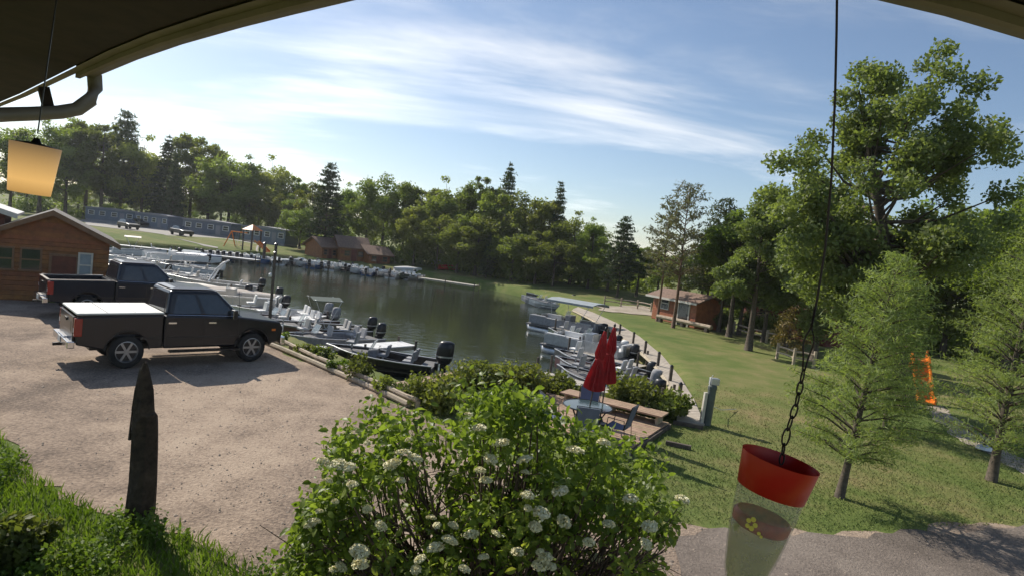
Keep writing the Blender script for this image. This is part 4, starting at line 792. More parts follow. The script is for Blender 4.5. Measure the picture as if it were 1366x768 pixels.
# near-left slips, seen past the front of the truck
put(fishing_boat(max(4.4, span((446, 484), (572, 500))), 1.9, .58, 'gel_black', 'carpet', 'gel_grey', 1, 'black', mscale=1.55), (446, 484), (572, 500), 'fishing_boat', 'black fishing boat with tall black outboard, the one by the shrubs', GL)
put(fishing_boat(4.8, 1.9, .55, 'gel_grey', 'carpet', 'vinyl', 1, 'black'), (392, 466), (486, 462), 'fishing_boat', 'grey boat with pale windshield just behind the white dock', GL)
put(fishing_boat(5.2, 2.0, .62, 'gel_olive', 'carpet', 'vinyl', 2, 'black', side='gel_maroon', bimini='canvas_green'), (366, 450), (470, 452), 'fishing_boat', 'olive boat with two windshields and a thin dark bimini top', GL)
put(fishing_boat(5.0, 1.95, .6, 'gel_maroon', 'carpet', 'white', 2, 'gel_grey'), (340, 440), (425, 438), 'fishing_boat', 'maroon boat with white seats beside the dark mooring pole', GL)
# behind the trucks
GB = 'boats moored behind the pickups'
put(pontoon(5.6, 2.4, 'canvas_tan', 'cream', 'white', False), (270, 414), (345, 420), 'pontoon_boat', 'cream pontoon boat without a roof, half hidden by the charcoal pickup', GB)
put(fishing_boat(5.4, 2.2, .7, 'white', 'carpet', 'white', 1, 'black', cover='canvas_tan'), (272, 402), (338, 406), 'covered_boat', 'boat under a pale tan cover beyond the charcoal pickup hood', GB)
k = fishing_boat(5.8, 2.2, .72, 'cream', 'carpet', 'white', 2, 'black'); tw = MB()
for s in (-.85, .85): tw.tube([(.3, s, .72), (-.1, s * .98, 1.6), (-.5, s * .86, 2.1), (-.75, s * .5, 2.25), (-.75, 0, 2.27)], .06, 8)
tw.tube([(-.75, 0, 2.27), (-.75, .5, 2.25)], .06, 8); k.add('wake_tower', tw, M['white'], smooth=True)
put(k, (240, 385), (330, 392), 'ski_boat', 'white boat with big curved tower arch behind the pickups', GB)
put(fishing_boat(5.2, 2.1, .65, 'white', 'carpet', 'cream', 1, 'black'), (196, 372), (270, 378), 'runabout_boat', 'white open boat between the navy pickup roof and the tower boat', GB)
put(fishing_boat(5.4, 2.1, .7, 'cream', 'carpet', 'white', 2, None), (185, 360), (252, 364), 'runabout_boat', 'cream runabout with twin windshields behind the navy pickup cab', GB)
put(pontoon(6.0, 2.4, 'cream', 'white', 'white', False), (205, 352), (262, 355), 'pontoon_boat', 'white open pontoon boat near the blue covered boat', GB)
put(fishing_boat(5.6, 2.2, .7, 'white', 'carpet', 'white', 1, 'black', cover='gel_blue'), (288, 352), (246, 346), 'covered_boat', 'boat under a bright blue cover', GB)
put(fishing_boat(5.4, 2.1, .7, 'white', 'carpet', 'white', 1, None), (152, 352), (194, 355), 'runabout_boat', 'white boat beside the boathouse corner', GB)
put(fishing_boat(5.0, 2.0, .6, 'gel_black', 'carpet', 'white', 1, 'black'), (150, 364), (200, 369), 'fishing_boat', 'dark boat just above the navy pickup roof', GB)
put(fishing_boat(5.6, 2.2, .7, 'white', 'carpet', 'white', 2, 'black', bimini='cream'), (200, 343), (160, 340), 'runabout_boat', 'white runabout with a small cream bimini by the long far dock', GB)
put(fishing_boat(5.2, 2.1, .7, 'white', 'carpet', 'white', 1, 'black', cover='cream'), (236, 396), (300, 402), 'covered_boat', 'boat under a cream cover just above the charcoal pickup roof', GB)
put(fishing_boat(5.2, 2.0, .65, 'white', 'carpet', 'cream', 1, 'white', bimini='canvas_grey'), (212, 362), (285, 368), 'runabout_boat', 'white boat with grey bimini frame beside the tower boat', GB)
put(fishing_boat(5.0, 2.0, .62, 'white', 'carpet', 'white', 1, 'gel_grey'), (330, 428), (410, 430), 'fishing_boat', 'white fishing boat between the dark mooring pole and the maroon boat', GL)

# docks
def dock(a, b, wd, name, label, cat='dock', ps=2.4, matl='dockwood', post_h=.5, z=None, group=None, posts=True, boards=True):
    a, b = np.array(a), np.array(b); L = float(np.linalg.norm((b - a)[:2])); an = atan2(b[1] - a[1], b[0] - a[0]); k = Kit()
    if boards:
        mb = MB(); n = int(L / .16)
        for i in range(n): mb.box(((i + .5) * L / n, 0, 0.0), (L / n - .012, wd, .04 + .004 * (i % 3)))
        k.add('deck_boards', mb, M[matl])
    for s in (-1, 1): k.add('stringer', MB().box((L / 2, s * (wd / 2 - .03), -.105), (L, .06, .16)), M['timber'])
    if posts:
        for i in range(int(L / ps) + 1):
            for s in (-1, 1): k.add('post', MB().tube([(.1 + i * (L - .2) / max(1, int(L / ps)), s * (wd / 2 + .065), -1.9), (.1 + i * (L - .2) / max(1, int(L / ps)), s * (wd / 2 + .065), post_h)], .055, 7), M['darktimber'])
    r = k.place(name, label, cat, (a[0], a[1], a[2]), an, group)
    for o in root_parts[r.name]:
        if o.name.startswith('deck_boards'): o['kind'] = 'stuff'
    return r
DZ = -.45
dock(at(392, 468, DZ), at(545, 458, DZ), 1.1, 'dock', 'white-topped finger dock between the black boat and the olive boat', matl='white', post_h=.25)
dock(at(372, 428, DZ), at(426, 420, DZ), 1.0, 'dock', 'short pale dock beyond the maroon boat', matl='white', post_h=.3)
dock(at(252, 384, DZ), at(310, 388, DZ), 1.0, 'dock', 'pale dock in front of the tower boat', matl='cream', post_h=.4)
dock(at(143, 325, -.4), at(232, 334, -.4), 1.4, 'dock', 'long white dock along the far lawn beside the boathouse', matl='white', post_h=.5, ps=4)
dock(at(232, 334.5, -.4), at(345, 347, -.4), 1.4, 'dock', 'white shore dock below the orange playground', matl='white', post_h=.5, ps=4)
dock(at(560, 370, -.5), at(637, 381, -.5), 1.3, 'dock', 'pale dock along the far shore end without boats', matl='cream', post_h=.3, ps=4)

# boardwalk along the right-hand slips, a plank each
bl = [(903, 562), (904, 535), (893, 508), (872, 482), (843, 457), (815, 438.5), (786, 422.5), (764, 412)]
brr = [(940, 565), (926, 532), (908, 503), (884, 474), (853, 448), (822, 430), (793, 417), (771, 409)]
BZ = .06
L_, R_p = np.array([at(*p, BZ) for p in bl]), np.array([at(*p, BZ) for p in brr])
arc = np.concatenate([[0], np.cumsum(np.linalg.norm(np.diff((L_ + R_p) / 2, axis=0)[:, :2], axis=1))])
def on(line, s): return np.array([np.interp(s, arc, line[:, i]) for i in range(3)])
bwk = obj('boardwalk', None, None, (0, 0, 0)); tag(bwk, 'pale curving plank boardwalk between the slips and the lawn', 'boardwalk')
npl = 170
for i in range(npl):
    s0, s1 = arc[-1] * i / npl, arc[-1] * (i + 1) / npl - .02
    pl = [on(L_, s0), on(R_p, s0), on(R_p, s1), on(L_, s1)]; jz = rs.uniform(-.004, .004)
    obj('plank', MB().slab(pl, BZ - .05 + jz, BZ + jz).mesh('plank', M['concrete']), bwk)
for line, nm in ((L_, 'edge_beam'), (R_p, 'edge_beam')):
    obj(nm, MB().tube([on(line, s) + [0, 0, -.14] for s in np.linspace(0, arc[-1], 40)], .085, 4).mesh(nm, M['timber']), bwk)
# low posts and power boxes along the boardwalk
for i, s in enumerate(np.linspace(3.2, arc[-1] * .62, 6)):
    p = on(L_, s) + [0.05, 0, 0]; kp = Kit(); kp.add('post', MB().box((0, 0, .27), (.11, .11, .6)), M['darktimber']); kp.add('cap', MB().loft([[(-.07, -.07, .57), (.07, -.07, .57), (.07, .07, .57), (-.07, .07, .57)], [(-.02, -.02, .64), (.02, -.02, .64), (.02, .02, .64), (-.02, .02, .64)]]), M['black'])
    kp.place('mooring_post', f'dark mooring post on the boardwalk edge, {ordinal(i)} counting from the lawn end', 'post', p, 0, 'posts along the boardwalk')
# slips
fd0, fd1 = at(888, 521, -.6), at(731, 482, -.6); sdirv = nrm([fd1[0] - fd0[0], fd1[1] - fd0[1], 0]); sa = atan2(sdirv[1], sdirv[0]); flen = float(np.linalg.norm((fd1 - fd0)[:2]))
styles = [dict(hull='gel_black', seat='gel_grey', screen=1, side='alu'), dict(hull='gel_maroon', seat='vinyl', screen=1, side='alu', motor='gel_grey'), dict(hull='gel_black', seat='white', screen=0), dict(hull='white', seat='white', screen=2, side='gel_blue', motor='white'), dict(hull='gel_green', seat='vinyl', screen=1), dict(hull='alu', seat='gel_grey', screen=0, side='gel_green'), dict(hull='gel_grey', seat='white', screen=1, side='gel_maroon'), dict(hull='alu', seat='vinyl', screen=1), dict(hull='white', seat='vinyl', screen=1)]
desc = ['black', 'maroon silver-striped', 'plain black', 'white blue-striped twin-windshield', 'dark green', 'silver green-striped', 'grey maroon-striped', 'plain silver', 'white']
s = 4.6; i = 0; GS = 'boats in the slips along the boardwalk'
sv = 0
while s < arc[-1] * .74 and i < 13:
    p = on(L_, s) + sdirv * .35
    if i % 3 == 0:
        q = on(L_, s - .1) + sdirv * .12; q[2] = -.5; e = q + sdirv * (flen * (.95 if i == 0 else .7))
        dock(q, e, .9, 'finger_dock', f'grey finger dock between boardwalk slips, {ordinal(i // 3)} counting from the patio', post_h=.75, group='finger docks', ps=3)
        s += 1.75; p = on(L_, s) + sdirv * .35
    if i == 6:
        kt = pontoon(5.4, 2.4, 'canvas_grey', 'gel_grey', 'vinyl', True); hl_ = 2.7; lab = 'pontoon boat with wide flat grey-blue canopy in the boardwalk slips'; nm = 'pontoon_boat'; wd_ = 3.0
    elif i == 3:
        kt = pontoon(5.0, 2.3, 'canvas_grey', 'alu', 'white', False); hl_ = 2.5; lab = 'open pontoon boat with white benches in the boardwalk slips'; nm = 'pontoon_boat'; wd_ = 2.9
    else:
        st = styles[sv % 9]; kt = fishing_boat(4.4 + .25 * (sv % 3), 1.9, .52, **st); hl_ = 2.3; lab = f'{desc[sv % 9]} fishing boat in the boardwalk slips, {ordinal(i)} boat from the patio'; nm = 'fishing_boat'; wd_ = 2.35; sv += 1
    c = p + sdirv * (hl_ + .2); kt.place(nm, lab, 'boat', (c[0], c[1], WZ + .04), sa + rs.uniform(-.05, .05), GS); s += wd_; i += 1
# boats by the far end of the boardwalk
for j, (bw, stn, lab) in enumerate([((706, 404), (742, 410), 'small grey boat at the far tip of the slips under the dark trees'), ((718, 409), (760, 415), 'silver boat second from the far tip of the slips'), ((716, 400), (748, 404), 'dark boat moored at the far shore behind the slips')]):
    put(fishing_boat(5, 1.9, .55, ['gel_grey', 'alu', 'gel_black'][j], 'carpet', 'white', 1, 'black', detail=False), bw, stn, 'fishing_boat', lab, GS)
# the row along the far shore
GF = 'boats along the far shore'; hulls = ['alu', 'gel_black', 'gel_grey', 'alu', 'white', 'gel_blue', 'gel_green', 'alu']; farkit = {}
fx = list(np.linspace(352, 556, 24))
fkits = {h_: fishing_boat(4.6, 1.8, .6, h_, 'carpet', 'white', 1, 'black', detail=False, troll=False) for h_ in set(hulls)}
fcov = fishing_boat(4.8, 1.9, .6, 'white', 'carpet', 'white', 1, 'black', cover='canvas_grey', detail=False)
dn = {'alu': 'silver', 'gel_black': 'black', 'gel_grey': 'grey', 'white': 'white', 'gel_blue': 'blue', 'gel_green': 'green'}
for j, x in enumerate(fx):
    i0 = np.interp(x, [330, 400, 480, 560], [345.5, 351, 360.5, 370.5]); p = at(x, i0 + 1.5, WZ); h_ = hulls[(j * 5) % 8]
    kk, ds = (fcov, 'grey covered') if j in (3, 4) else (fkits[h_], dn[h_])
    kk.place('fishing_boat', f'{ds} boat nosed into the far shore, {ordinal(j)} in the row counting from the playground', 'boat', (p[0] + .3 + rs.uniform(-.5, .5), p[1] - 3.0 + rs.uniform(-1.2, .5), WZ + .04), radians(78) + rs.uniform(-.45, .35) + (.5 if j in (3, 4) else 0) + (pi if j % 3 == 1 else 0), GF, (rs.uniform(.8, 1.1), 1, rs.uniform(.8, 1.05)))
for j, x in enumerate(np.linspace(292, 344, 7)):
    i0 = np.interp(x, [250, 330, 400], [338, 345.5, 351]); p = at(x, i0 + 1.5, WZ); h_ = hulls[(j * 3 + 1) % 8]
    fkits[h_].place('fishing_boat', f'{dn[h_]} boat at the shore dock below the orange playground, {ordinal(j)} from the blue covered boat', 'boat', (p[0] + .6, p[1] - 3.0, WZ + .04), radians(70) + rs.uniform(-.1, .1), GF)
p = at(598, 359.5, .4); fishing_boat(3.4, .8, .35, 'red_plastic', 'carpet', 'black', 0, None, detail=False, cover='red_plastic').place('kayak', 'small red kayak beached on the grass across the lake', 'kayak', (p[0], p[1], gz(p[0], p[1]) + .2), .5)
for j, (x, y, lab) in enumerate([(590, 356, 'white upturned boat on the far shore grass beside the red kayak'), (544, 355, 'white upturned boat on the far lawn left of the red kayak')]):
    p = at(x, y, .4); kk = fishing_boat(3.8, 1.3, .45, 'white', 'carpet', 'white', 0, None, detail=False, cover='white'); kk.place('rowing_boat', lab, 'boat', (p[0], p[1], gz(p[0], p[1]) + .22), .4)
# mooring poles
for (x, yb, yt, zb, lab, wpx) in [(357, 452, 338, -1.2, 'tall dark mooring pole at the water edge ahead of the charcoal pickup', 4), (351, 351, 326, -1, 'dark piling at the far shore dock, the one nearer the playground', 4), (366, 353, 327, -1, 'dark piling at the far shore dock, right of its twin', 4)]:
    p = at(x, yb, zb); t_ = atY(x + (yb - yt) * .075, yt, p[1]); kp = Kit(); r_ = wpx / 2 * p[1] / FPX
    kp.add('shaft', MB().tube([(0, 0, -1), (0.02, 0, (t_[2] - zb) * .5), (0, 0, t_[2] - zb)], r_, 8), M['darktimber'])
    kp.add('cap', MB().lathe([(r_ * 1.25, 0), (r_ * 1.2, r_ * .8), (r_ * .2, r_ * 1.4)], (0, 0, t_[2] - zb), 8), M['black'])
    if wpx == 4 and yb > 400: kp.add('lamp', MB().lathe([(.05, 0), (.09, .06), (.09, .16), (.02, .22)], (-.12, -.05, (t_[2] - zb) * .72), 8), M['white']); kp.add('arm', MB().box((-.06, -.03, (t_[2] - zb) * .72), (.16, .04, .04)), M['darktimber'])
    kp.place('mooring_pole', lab, 'pole', (p[0], p[1], zb), 0)

# ------------------------------------------------------------------ timber edging and rail along the lot
kerb = Kit(); kp_ = [at(*p, 0.0) for p in [(352, 458), (400, 478), (450, 500), (500, 522), (545, 543)]]
for a, b in zip(kp_[:-1], kp_[1:]):
    kerb.add('beam', MB().tube([a + [0, 0, .08], (a + b) / 2 + [0, 0, .09], b * .995 + a * .005 + [0, 0, .08]], .085, 7), M['timber'])
kerb.place('timber_edging', 'low timber edging along the gravel lot beside the boats', 'edging', (0, 0, 0))
rl = Kit(); rp = [at(*p, .22) for p in [(352, 446), (385, 461), (420, 478), (455, 493), (490, 508), (525, 524), (556, 537)]]
rp = [p + np.array([.0, .25, 0]) for p in rp]
for i, (a, b) in enumerate(zip(rp[:-1], rp[1:])):
    rl.add('rail', MB().tube([a, (a + b) / 2 + [0, 0, .015 * (-1) ** i], b], .07, 7), M['timber'])
for p in rp: rl.add('post', MB().box((p[0], p[1], p[2] - .45), (.12, .12, .9)), M['timber'])
rl.place('rail_fence', 'low weathered log rail along the bank above the black boat', 'fence', (0, 0, 0))
# small plants on the bank
def shrub(seed, rx, ry, rz_, n, ls, leaf='shrub', ncl=16, stems=8):
    rng = np.random.default_rng(seed); k = Kit(); cl = []; tb = MB()
    for i in range(ncl):
        d = nrm(rng.normal(size=3)); f = rng.uniform(.3, .95); c = np.array([d[0] * f * rx, d[1] * f * ry, rz_ * (.55 + .42 * d[2] * f)]); cl.append((c, min(rx, rz_) * rng.uniform(.28, .48)))
        if i < stems: tb.tube([(c[0] * .15, c[1] * .15, 0), c * .55, c], [.02, .014, .006], 4, False)
    k.add('stems', tb, M['twig']); V_, Q = leaf_quads(rng, clump_points(rng, cl, n, 1.0), ls); V_[:, 2] = np.maximum(V_[:, 2], 0.01)
    k.add('foliage', np_mesh('foliage', V_, Q, M[leaf])); return k
bank = [((373, 455), .45, .35, 'yellowish', 'weed'), ((405, 472), .4, .4, 'low', 'shrub'), ((428, 482), .45, .55, 'round', 'shrub'), ((475, 506), .5, .75, 'upright', 'shrub'), ((452, 495), .35, .4, 'small', 'weed'), ((512, 524), .4, .45, 'scrubby', 'shrub'), ((545, 530), .5, .6, 'leafy', 'shrub')]
for i, (p, r, hh, ad, lf) in enumerate(bank):
    q = at(*p, 0); shrub(200 + i, r, r, hh, 700, .05, lf, 10).place('bank_plant', f'{ad} green plant between the timber edging and log rail, {ordinal(i)} from the pickup', 'plant', (q[0], q[1], gz(q[0], q[1]) - .02), 0, 'plants on the bank')
# shrubs by the water
for i, (p, rx, rz_, n, lab) in enumerate([((640, 535), 1.35, 1.15, 5200, 'broad green shrub at the water edge above the white-flowered bush'), ((583, 545), .9, .8, 2600, 'smaller shrub at the water edge by the black boat stern'), ((690, 528), .9, .95, 3000, 'brownish green shrub at the water edge left of the red umbrellas'), ((752, 527), 1.0, .7, 3000, 'low shrub in front of the slips left of the red umbrellas'), ((843, 549), .9, 1.05, 3600, 'green shrub beside the patio right of the red umbrellas'), ((892, 556), .62, .75, 2400, 'small dark shrub at the patio corner beside the boardwalk')]):
    q = at(*p, 0); shrub(300 + i, rx, .8, rz_, n, .062, 'shrub', 22).place('shrub', lab, 'shrub', (q[0], q[1], gz(q[0], q[1]) - .05), 0, 'shrubs by the water')

# ------------------------------------------------------------------ patio deck, tables, umbrellas
PZ = .16
dk = obj('patio_deck', None, None, (0, 0, 0)); tag(dk, 'tan plank patio deck under the glass table and red umbrellas', 'deck')
ur = at(893, 563, PZ); ul = ur + nrm(at(800, 540, PZ) - ur) * 7.4
ax = nrm(ur - ul); ay = nrm(np.array([ax[1], -ax[0], 0])); Ld = float(np.linalg.norm(ur - ul)); Dd = 3.3
plm = {}
nr = 22; pw = Dd / nr
for i in range(nr):
    for seg, (u0, u1) in enumerate([(0, .38), (.38, .74), (.74, 1.0)]):
        off = .06 * ((i * 37) % 7 - 3) / 7; a0, a1 = (u0 + (off if seg else 0)) * Ld, (u1 + (off if seg < 2 else 0)) * Ld - .012
        c = ul + ax * (a0 + a1) / 2 + ay * (i + .5) * pw; key = round(a1 - a0, 2)
        if key not in plm: plm[key] = MB().box((0, 0, 0), (key, pw - .014, .04)).mesh('plank', M['deckwood'])
        obj('plank', plm[key], dk, (c[0], c[1], PZ - .02 + rs.uniform(-.003, .003)), (0, 0, atan2(ax[1], ax[0])))
for j in (0.0, 1.0):
    c = ul + ax * Ld / 2 + ay * Dd * j; obj('rim_beam', MB().box((0, 0, 0), (Ld + .1, .06, .17)).mesh('rim_beam', M['timber']), dk, (c[0], c[1], PZ - .127), (0, 0, atan2(ax[1], ax[0])))
c = ur + ay * Dd / 2 + ax * .03; obj('rim_beam', MB().box((0, 0, 0), (.06, Dd, .18)).mesh('rim_beam', M['darktimber']), dk, (c[0], c[1], PZ - .13), (0, 0, atan2(ax[1], ax[0])))
# raised plank bench along the water side
bk = Kit()
for i in range(4): bk.add('plank', MB().box((1.55, -.1 - .17 * i, .26), (3.1, .158, .045)), M['deckwood'])
for x in (.15, 1.55, 2.95): bk.add('leg', MB().box((x, -.36, .118), (.07, .5, .235)), M['timber'])
c = ur - ax * 3.15; bk.place('plank_bench', 'wide low plank bench along the water side of the patio deck', 'bench', (c[0], c[1], PZ), atan2(ax[1], ax[0]))
# steps of edging timber beside the deck
for i, (pa, pb, lab) in enumerate([((898, 563), (938, 570), 'dark timber edge at the lawn end of the boardwalk'), ((888, 590), (922, 597), 'dark timber edge on the dry lawn beside the patio deck')]):
    a, b = at(*pa, .05), at(*pb, .05); d = b - a; bevel(tag(obj('edging_timber', MB().box((0, 0, 0), (float(np.linalg.norm(d)), .1, .12)).mesh('edging_timber', M['darktimber']), None, (a + b) / 2, (0, 0, atan2(d[1], d[0]))), lab, 'timber'), .01)
def table_kit():
    k = Kit(); n = 28
    k.add('glass_top', MB().lathe([(.60, .70), (.60, .712), (.02, .714), (.02, .70)], n=n, cap=False), M['tableglass'], smooth=False)
    k.add('rim', MB().tube([(.605 * cos(a), .605 * sin(a), .705) for a in np.linspace(0, 2 * pi, 33)], .018, 6, False), M['black'])
    for j in range(4): a = pi / 4 + j * pi / 2; k.add('leg', MB().tube([(.56 * cos(a), .56 * sin(a), .69), (.35 * cos(a), .35 * sin(a), .35), (.5 * cos(a), .5 * sin(a), 0)], .018, 6), M['black'])
    return k
def chair_kit():
    k = Kit()
    for s in (-1, 1):
        k.add('side_frame', MB().tube([(.26, s * .27, 0), (.22, s * .27, .42), (.2, s * .28, .63), (-.2, s * .28, .62), (-.27, s * .26, .0)], .014, 5), M['black']); 
    k.add('seat', MB().loft([[(.24, -.25, .43), (.24, .25, .43), (.24, .25, .415), (.24, -.25, .415)], [(0, -.25, .39), (0, .25, .39), (0, .25, .375), (0, -.25, .375)], [(-.22, -.25, .41), (-.22, .25, .41), (-.22, .25, .395), (-.22, -.25, .395)]]), M['sling'])
    k.add('backrest', MB().loft([[(-.2, -.25, .42), (-.2, .25, .42), (-.215, .25, .42), (-.215, -.25, .42)], [(-.34, -.25, .95), (-.34, .25, .95), (-.355, .25, .95), (-.355, -.25, .95)]]), M['sling'])
    k.add('back_frame', MB().tube([(-.2, -.27, .4), (-.35, -.27, .97), (-.35, .27, .97), (-.2, .27, .4)], .014, 5), M['black']); return k
def umbrella_kit(h=2.65):
    k = Kit(); k.add('pole', MB().tube([(0, 0, 0), (0, 0, h)], .02, 8), M['darktimber']); k.add('finial', MB().lathe([(.03, 0), (.035, .03), (.02, .07), (.004, .1)], (0, 0, h), 10), M['black'], smooth=True)
    k.add('base', MB().lathe([(.24, 0), (.24, .05), (.1, .09), (.04, .22)], n=16), M['black'])
    rings = []; n = 36
    for z, r, fold in [(h - .02, .035, 0), (h - .25, .075, .4), (h - .6, .11, .7), (h - .75, .085, .4), (h - 1.1, .14, .9), (h - 1.45, .18, 1.0), (h - 1.52, .175, 1.0)]:
        rings.append([(r * (1 + fold * .5 * (1 if i % 3 == 0 else -.45)) * cos(2 * pi * i / n), r * (1 + fold * .5 * (1 if i % 3 == 0 else -.45)) * sin(2 * pi * i / n), z + (.05 * (i % 3 == 0) if z < h - 1.4 else 0)) for i in range(n)])
    k.add('closed_canopy', MB().loft(rings), M['red_cloth']); k.add('tie_strap', MB().lathe([(.105, -.02), (.11, 0), (.105, .02)], (0, 0, h - .74), 16), M['red_cloth']); return k
tp = at(784, 540, PZ + .72); tp[2] = PZ
table_kit().place('patio_table', 'round glass patio table with dark rim on the deck', 'table', tp)
tp2 = at(797, 506, PZ + 1.13); tp2[2] = PZ
umbrella_kit(2.62).place('closed_umbrella', 'closed red umbrella standing in the glass table, the one nearer the bush', 'umbrella', tp, .3, 'closed red umbrellas', ry=radians(5))
u2 = np.array([tp[0] * (tp[1] + 1) / tp[1] + .36, tp[1] + 1.0, 0])
umbrella_kit(2.62).place('closed_umbrella', 'closed red umbrella behind the one in the glass table, nearer the slips', 'umbrella', (u2[0], u2[1], PZ), .9, 'closed red umbrellas', ry=radians(4))
for i, (an, lab) in enumerate([(-.5, 'dark sling chair right of the glass patio table'), (3.4, 'blue-grey sling chair left of the glass patio table'), (4.6, 'blue-grey sling chair in front of the glass patio table, partly behind the bush'), (1.4, 'dark sling chair on the water side of the glass patio table')]):
    chair_kit().place('patio_chair', lab, 'chair', (tp[0] + .85 * cos(an), tp[1] + .85 * sin(an), PZ), an + pi, 'chairs round the patio table')
# power pedestal and its post at the end of the boardwalk
p = at(940, 566, 0); k = Kit(); k.add('post', MB().box((-.12, 0, .48), (.09, .09, .98)), M['cream']); k.add('pedestal', MB().lathe([(.12, 0), (.12, 1.05), (.13, 1.07), (.13, 1.16), (.10, 1.22)], (0.06, 0, 0), 14), M['greenpost'], smooth=False)
k.add('meter_box', MB().box((.1, .02, 1.31), (.26, .18, .2)), M['alu'], bev=.015); k.add('conduit', MB().tube([(-.05, 0, 1.1), (-.03, 0, 1.42), (.02, 0, 1.5)], .018, 6), M['white'])
k.place('power_pedestal', 'dark green power pedestal with grey box at the end of the boardwalk', 'pedestal', (p[0], p[1], 0), .2, ry=radians(1.5))
a, b = at(948, 540, .5), at(982, 545, .05); tag(obj('rope', MB().tube([a, (a * .6 + b * .4) + [0, 0, -.1], b], .012, 5).mesh('rope', M['white'])), 'pale rope stretched from the power pedestal to the lawn', 'rope')

for i, (p_, r0, h0_, lab) in enumerate([((1002, 446), 1.2, 2.0, 'leafy shrub against the dark red cabin wall'), ((1030, 452), 1.3, 2.2, 'tall leafy shrub beside the dark red cabin window'), ((960, 440), .9, 1.4, 'leafy shrub at the end of the orange cabin')]):
    q = at(*p_, 0); shrub(500 + i, r0, r0, h0_, 2600, .09, 'shrub', 18).place('shrub', lab, 'shrub', (q[0], q[1], -.05), 0)
# split rail fences and bench by the lawn
def rail_fence(pts, label, group='split rail fences'):
    k = Kit()
    for i, p in enumerate(pts): k.add('post', MB().box((p[0], p[1], gz(p[0], p[1]) + .42), (.13, .13, 1.0)), M['timber'])
    for a, b in zip(pts[:-1], pts[1:]):
        for z in (.38, .72): k.add('rail', MB().tube([(a[0], a[1], gz(a[0], a[1]) + z), ((a[0] + b[0]) / 2, (a[1] + b[1]) / 2, z + .03), (b[0], b[1], gz(b[0], b[1]) + z)], .055, 6), M['timber'])
    k.place('split_rail_fence', label, 'fence', (0, 0, 0), 0, group)
rail_fence([at(*p, 0) for p in [(1036, 478), (1058, 486), (1085, 491)]], 'split rail fence beside the small tan pine')
rail_fence([at(*p, 0) for p in [(978, 444), (1000, 451), (1022, 457), (1050, 463)]], 'split rail fence in front of the dark red cabin')
rail_fence([at(*p, 0) for p in [(806, 406), (828, 409), (850, 412), (868, 416)]], 'low rail fence between the far drive and the orange cabin')
lb = Kit(); L0, L1 = at(876, 428, 0), at(948, 444, 0); d = L1 - L0; LL = float(np.linalg.norm(d)); lb.add('log_seat', MB().tube([(0, 0, .42), (LL / 2, 0, .43), (LL, 0, .42)], .16, 8), M['timber'])
for x in (.4, LL / 2, LL - .4): lb.add('support', MB().box((x, 0, .14), (.25, .3, .3)), M['darktimber'])
lb.place('log_bench', 'long log bench in front of the orange cabin', 'bench', (L0[0], L0[1], 0), atan2(d[1], d[0]))
# playground across the lake
p = atY(336, 320, 85); pg = Kit()
for (x, y) in ((-.8, -.8), (.8, -.8), (.8, .8), (-.8, .8)): pg.add('post', MB().box((x, y, 1.5), (.14, .14, 3.0)), M['darktimber'])
pg.add('platform', MB().box((0, 0, 1.3), (1.7, 1.7, .1)), M['darktimber']); pg.add('roof', MB().loft([[(-1, -1, 2.9), (1, -1, 2.9), (1, 1, 2.9), (-1, 1, 2.9)], [(-.05, -.05, 3.7), (.05, -.05, 3.7), (.05, .05, 3.7), (-.05, .05, 3.7)]]), M['orange'])
pg.add('slide', MB().loft([[(.9, -.4, 1.35), (.9, -.4, 1.6), (.9, -.35, 1.6), (.9, -.35, 1.4), (.9, .35, 1.4), (.9, .35, 1.6), (.9, .4, 1.6), (.9, .4, 1.35)], [(3.2, -.4, .1), (3.2, -.4, .35), (3.2, -.35, .35), (3.2, -.35, .15), (3.2, .35, .15), (3.2, .35, .35), (3.2, .4, .35), (3.2, .4, .1)]]), M['orange'])
pg.add('swing_beam', MB().tube([(-1, 0, 2.4), (-4, 0, 2.4)], .09, 6), M['orange'])
for s in (-1, 1): pg.add('swing_leg', MB().tube([(-4, 0, 2.4), (-4.2, s * 1.1, 0)], .08, 6), M['orange'])
for x in (-1.9, -2.9): sw = pg.add('swing_seat', MB().box((x, 0, .5), (.5, .2, .05)), M['black']); pg.add('chains', MB().tube([(x - .2, 0, .5), (x - .2, 0, 2.35)], .02, 4).tube([(x + .2, 0, .5), (x + .2, 0, 2.35)], .02, 4), M['alu'], sw)
pg.place('playground_set', 'orange and dark wood playground set on the lawn across the lake', 'playground', (p[0], p[1], gz(p[0], p[1])), -.4)
# orange moulded slide behind the young pines
p = at(1236, 540, 0); sl = Kit()
sl.add('slide_bed', MB().loft([[(x, -.27, z), (x, -.27, z + .2), (x, -.22, z + .2), (x, -.2, z + .04), (x, .2, z + .04), (x, .22, z + .2), (x, .27, z + .2), (x, .27, z)] for x, z in [(0, .06), (.3, .12), (.9, .75), (1.35, 1.3), (1.6, 1.36)]]), M['orange'], smooth=False)
sl.add('ladder', MB().tube([(1.62, -.22, 1.7), (1.62, -.22, 1.35), (2.05, -.22, 0)], .035, 6).tube([(1.62, .22, 1.7), (1.62, .22, 1.35), (2.05, .22, 0)], .035, 6).box((1.75, 0, .95), (.06, .42, .05)).box((1.88, 0, .55), (.06, .42, .05)).box((2.0, 0, .18), (.06, .42, .05)), M['orange'])
sl.place('play_slide', 'bright orange slide glimpsed between the young pines', 'slide', (p[0], p[1], 0), radians(70), None, 1.25)
p = at(1312, 601, 0); kk = Kit(); kk.add('stone', MB().lathe([(.16, 0), (.22, .06), (.19, .15), (.08, .2)], n=9), M['alu'])
kk.add('lid', MB().lathe([(.05, .2), (.06, .23), (.01, .25)], n=8), M['black']); kk.place('path_marker', 'small grey marker beside the sandy path and tallest young pine', 'marker', p)

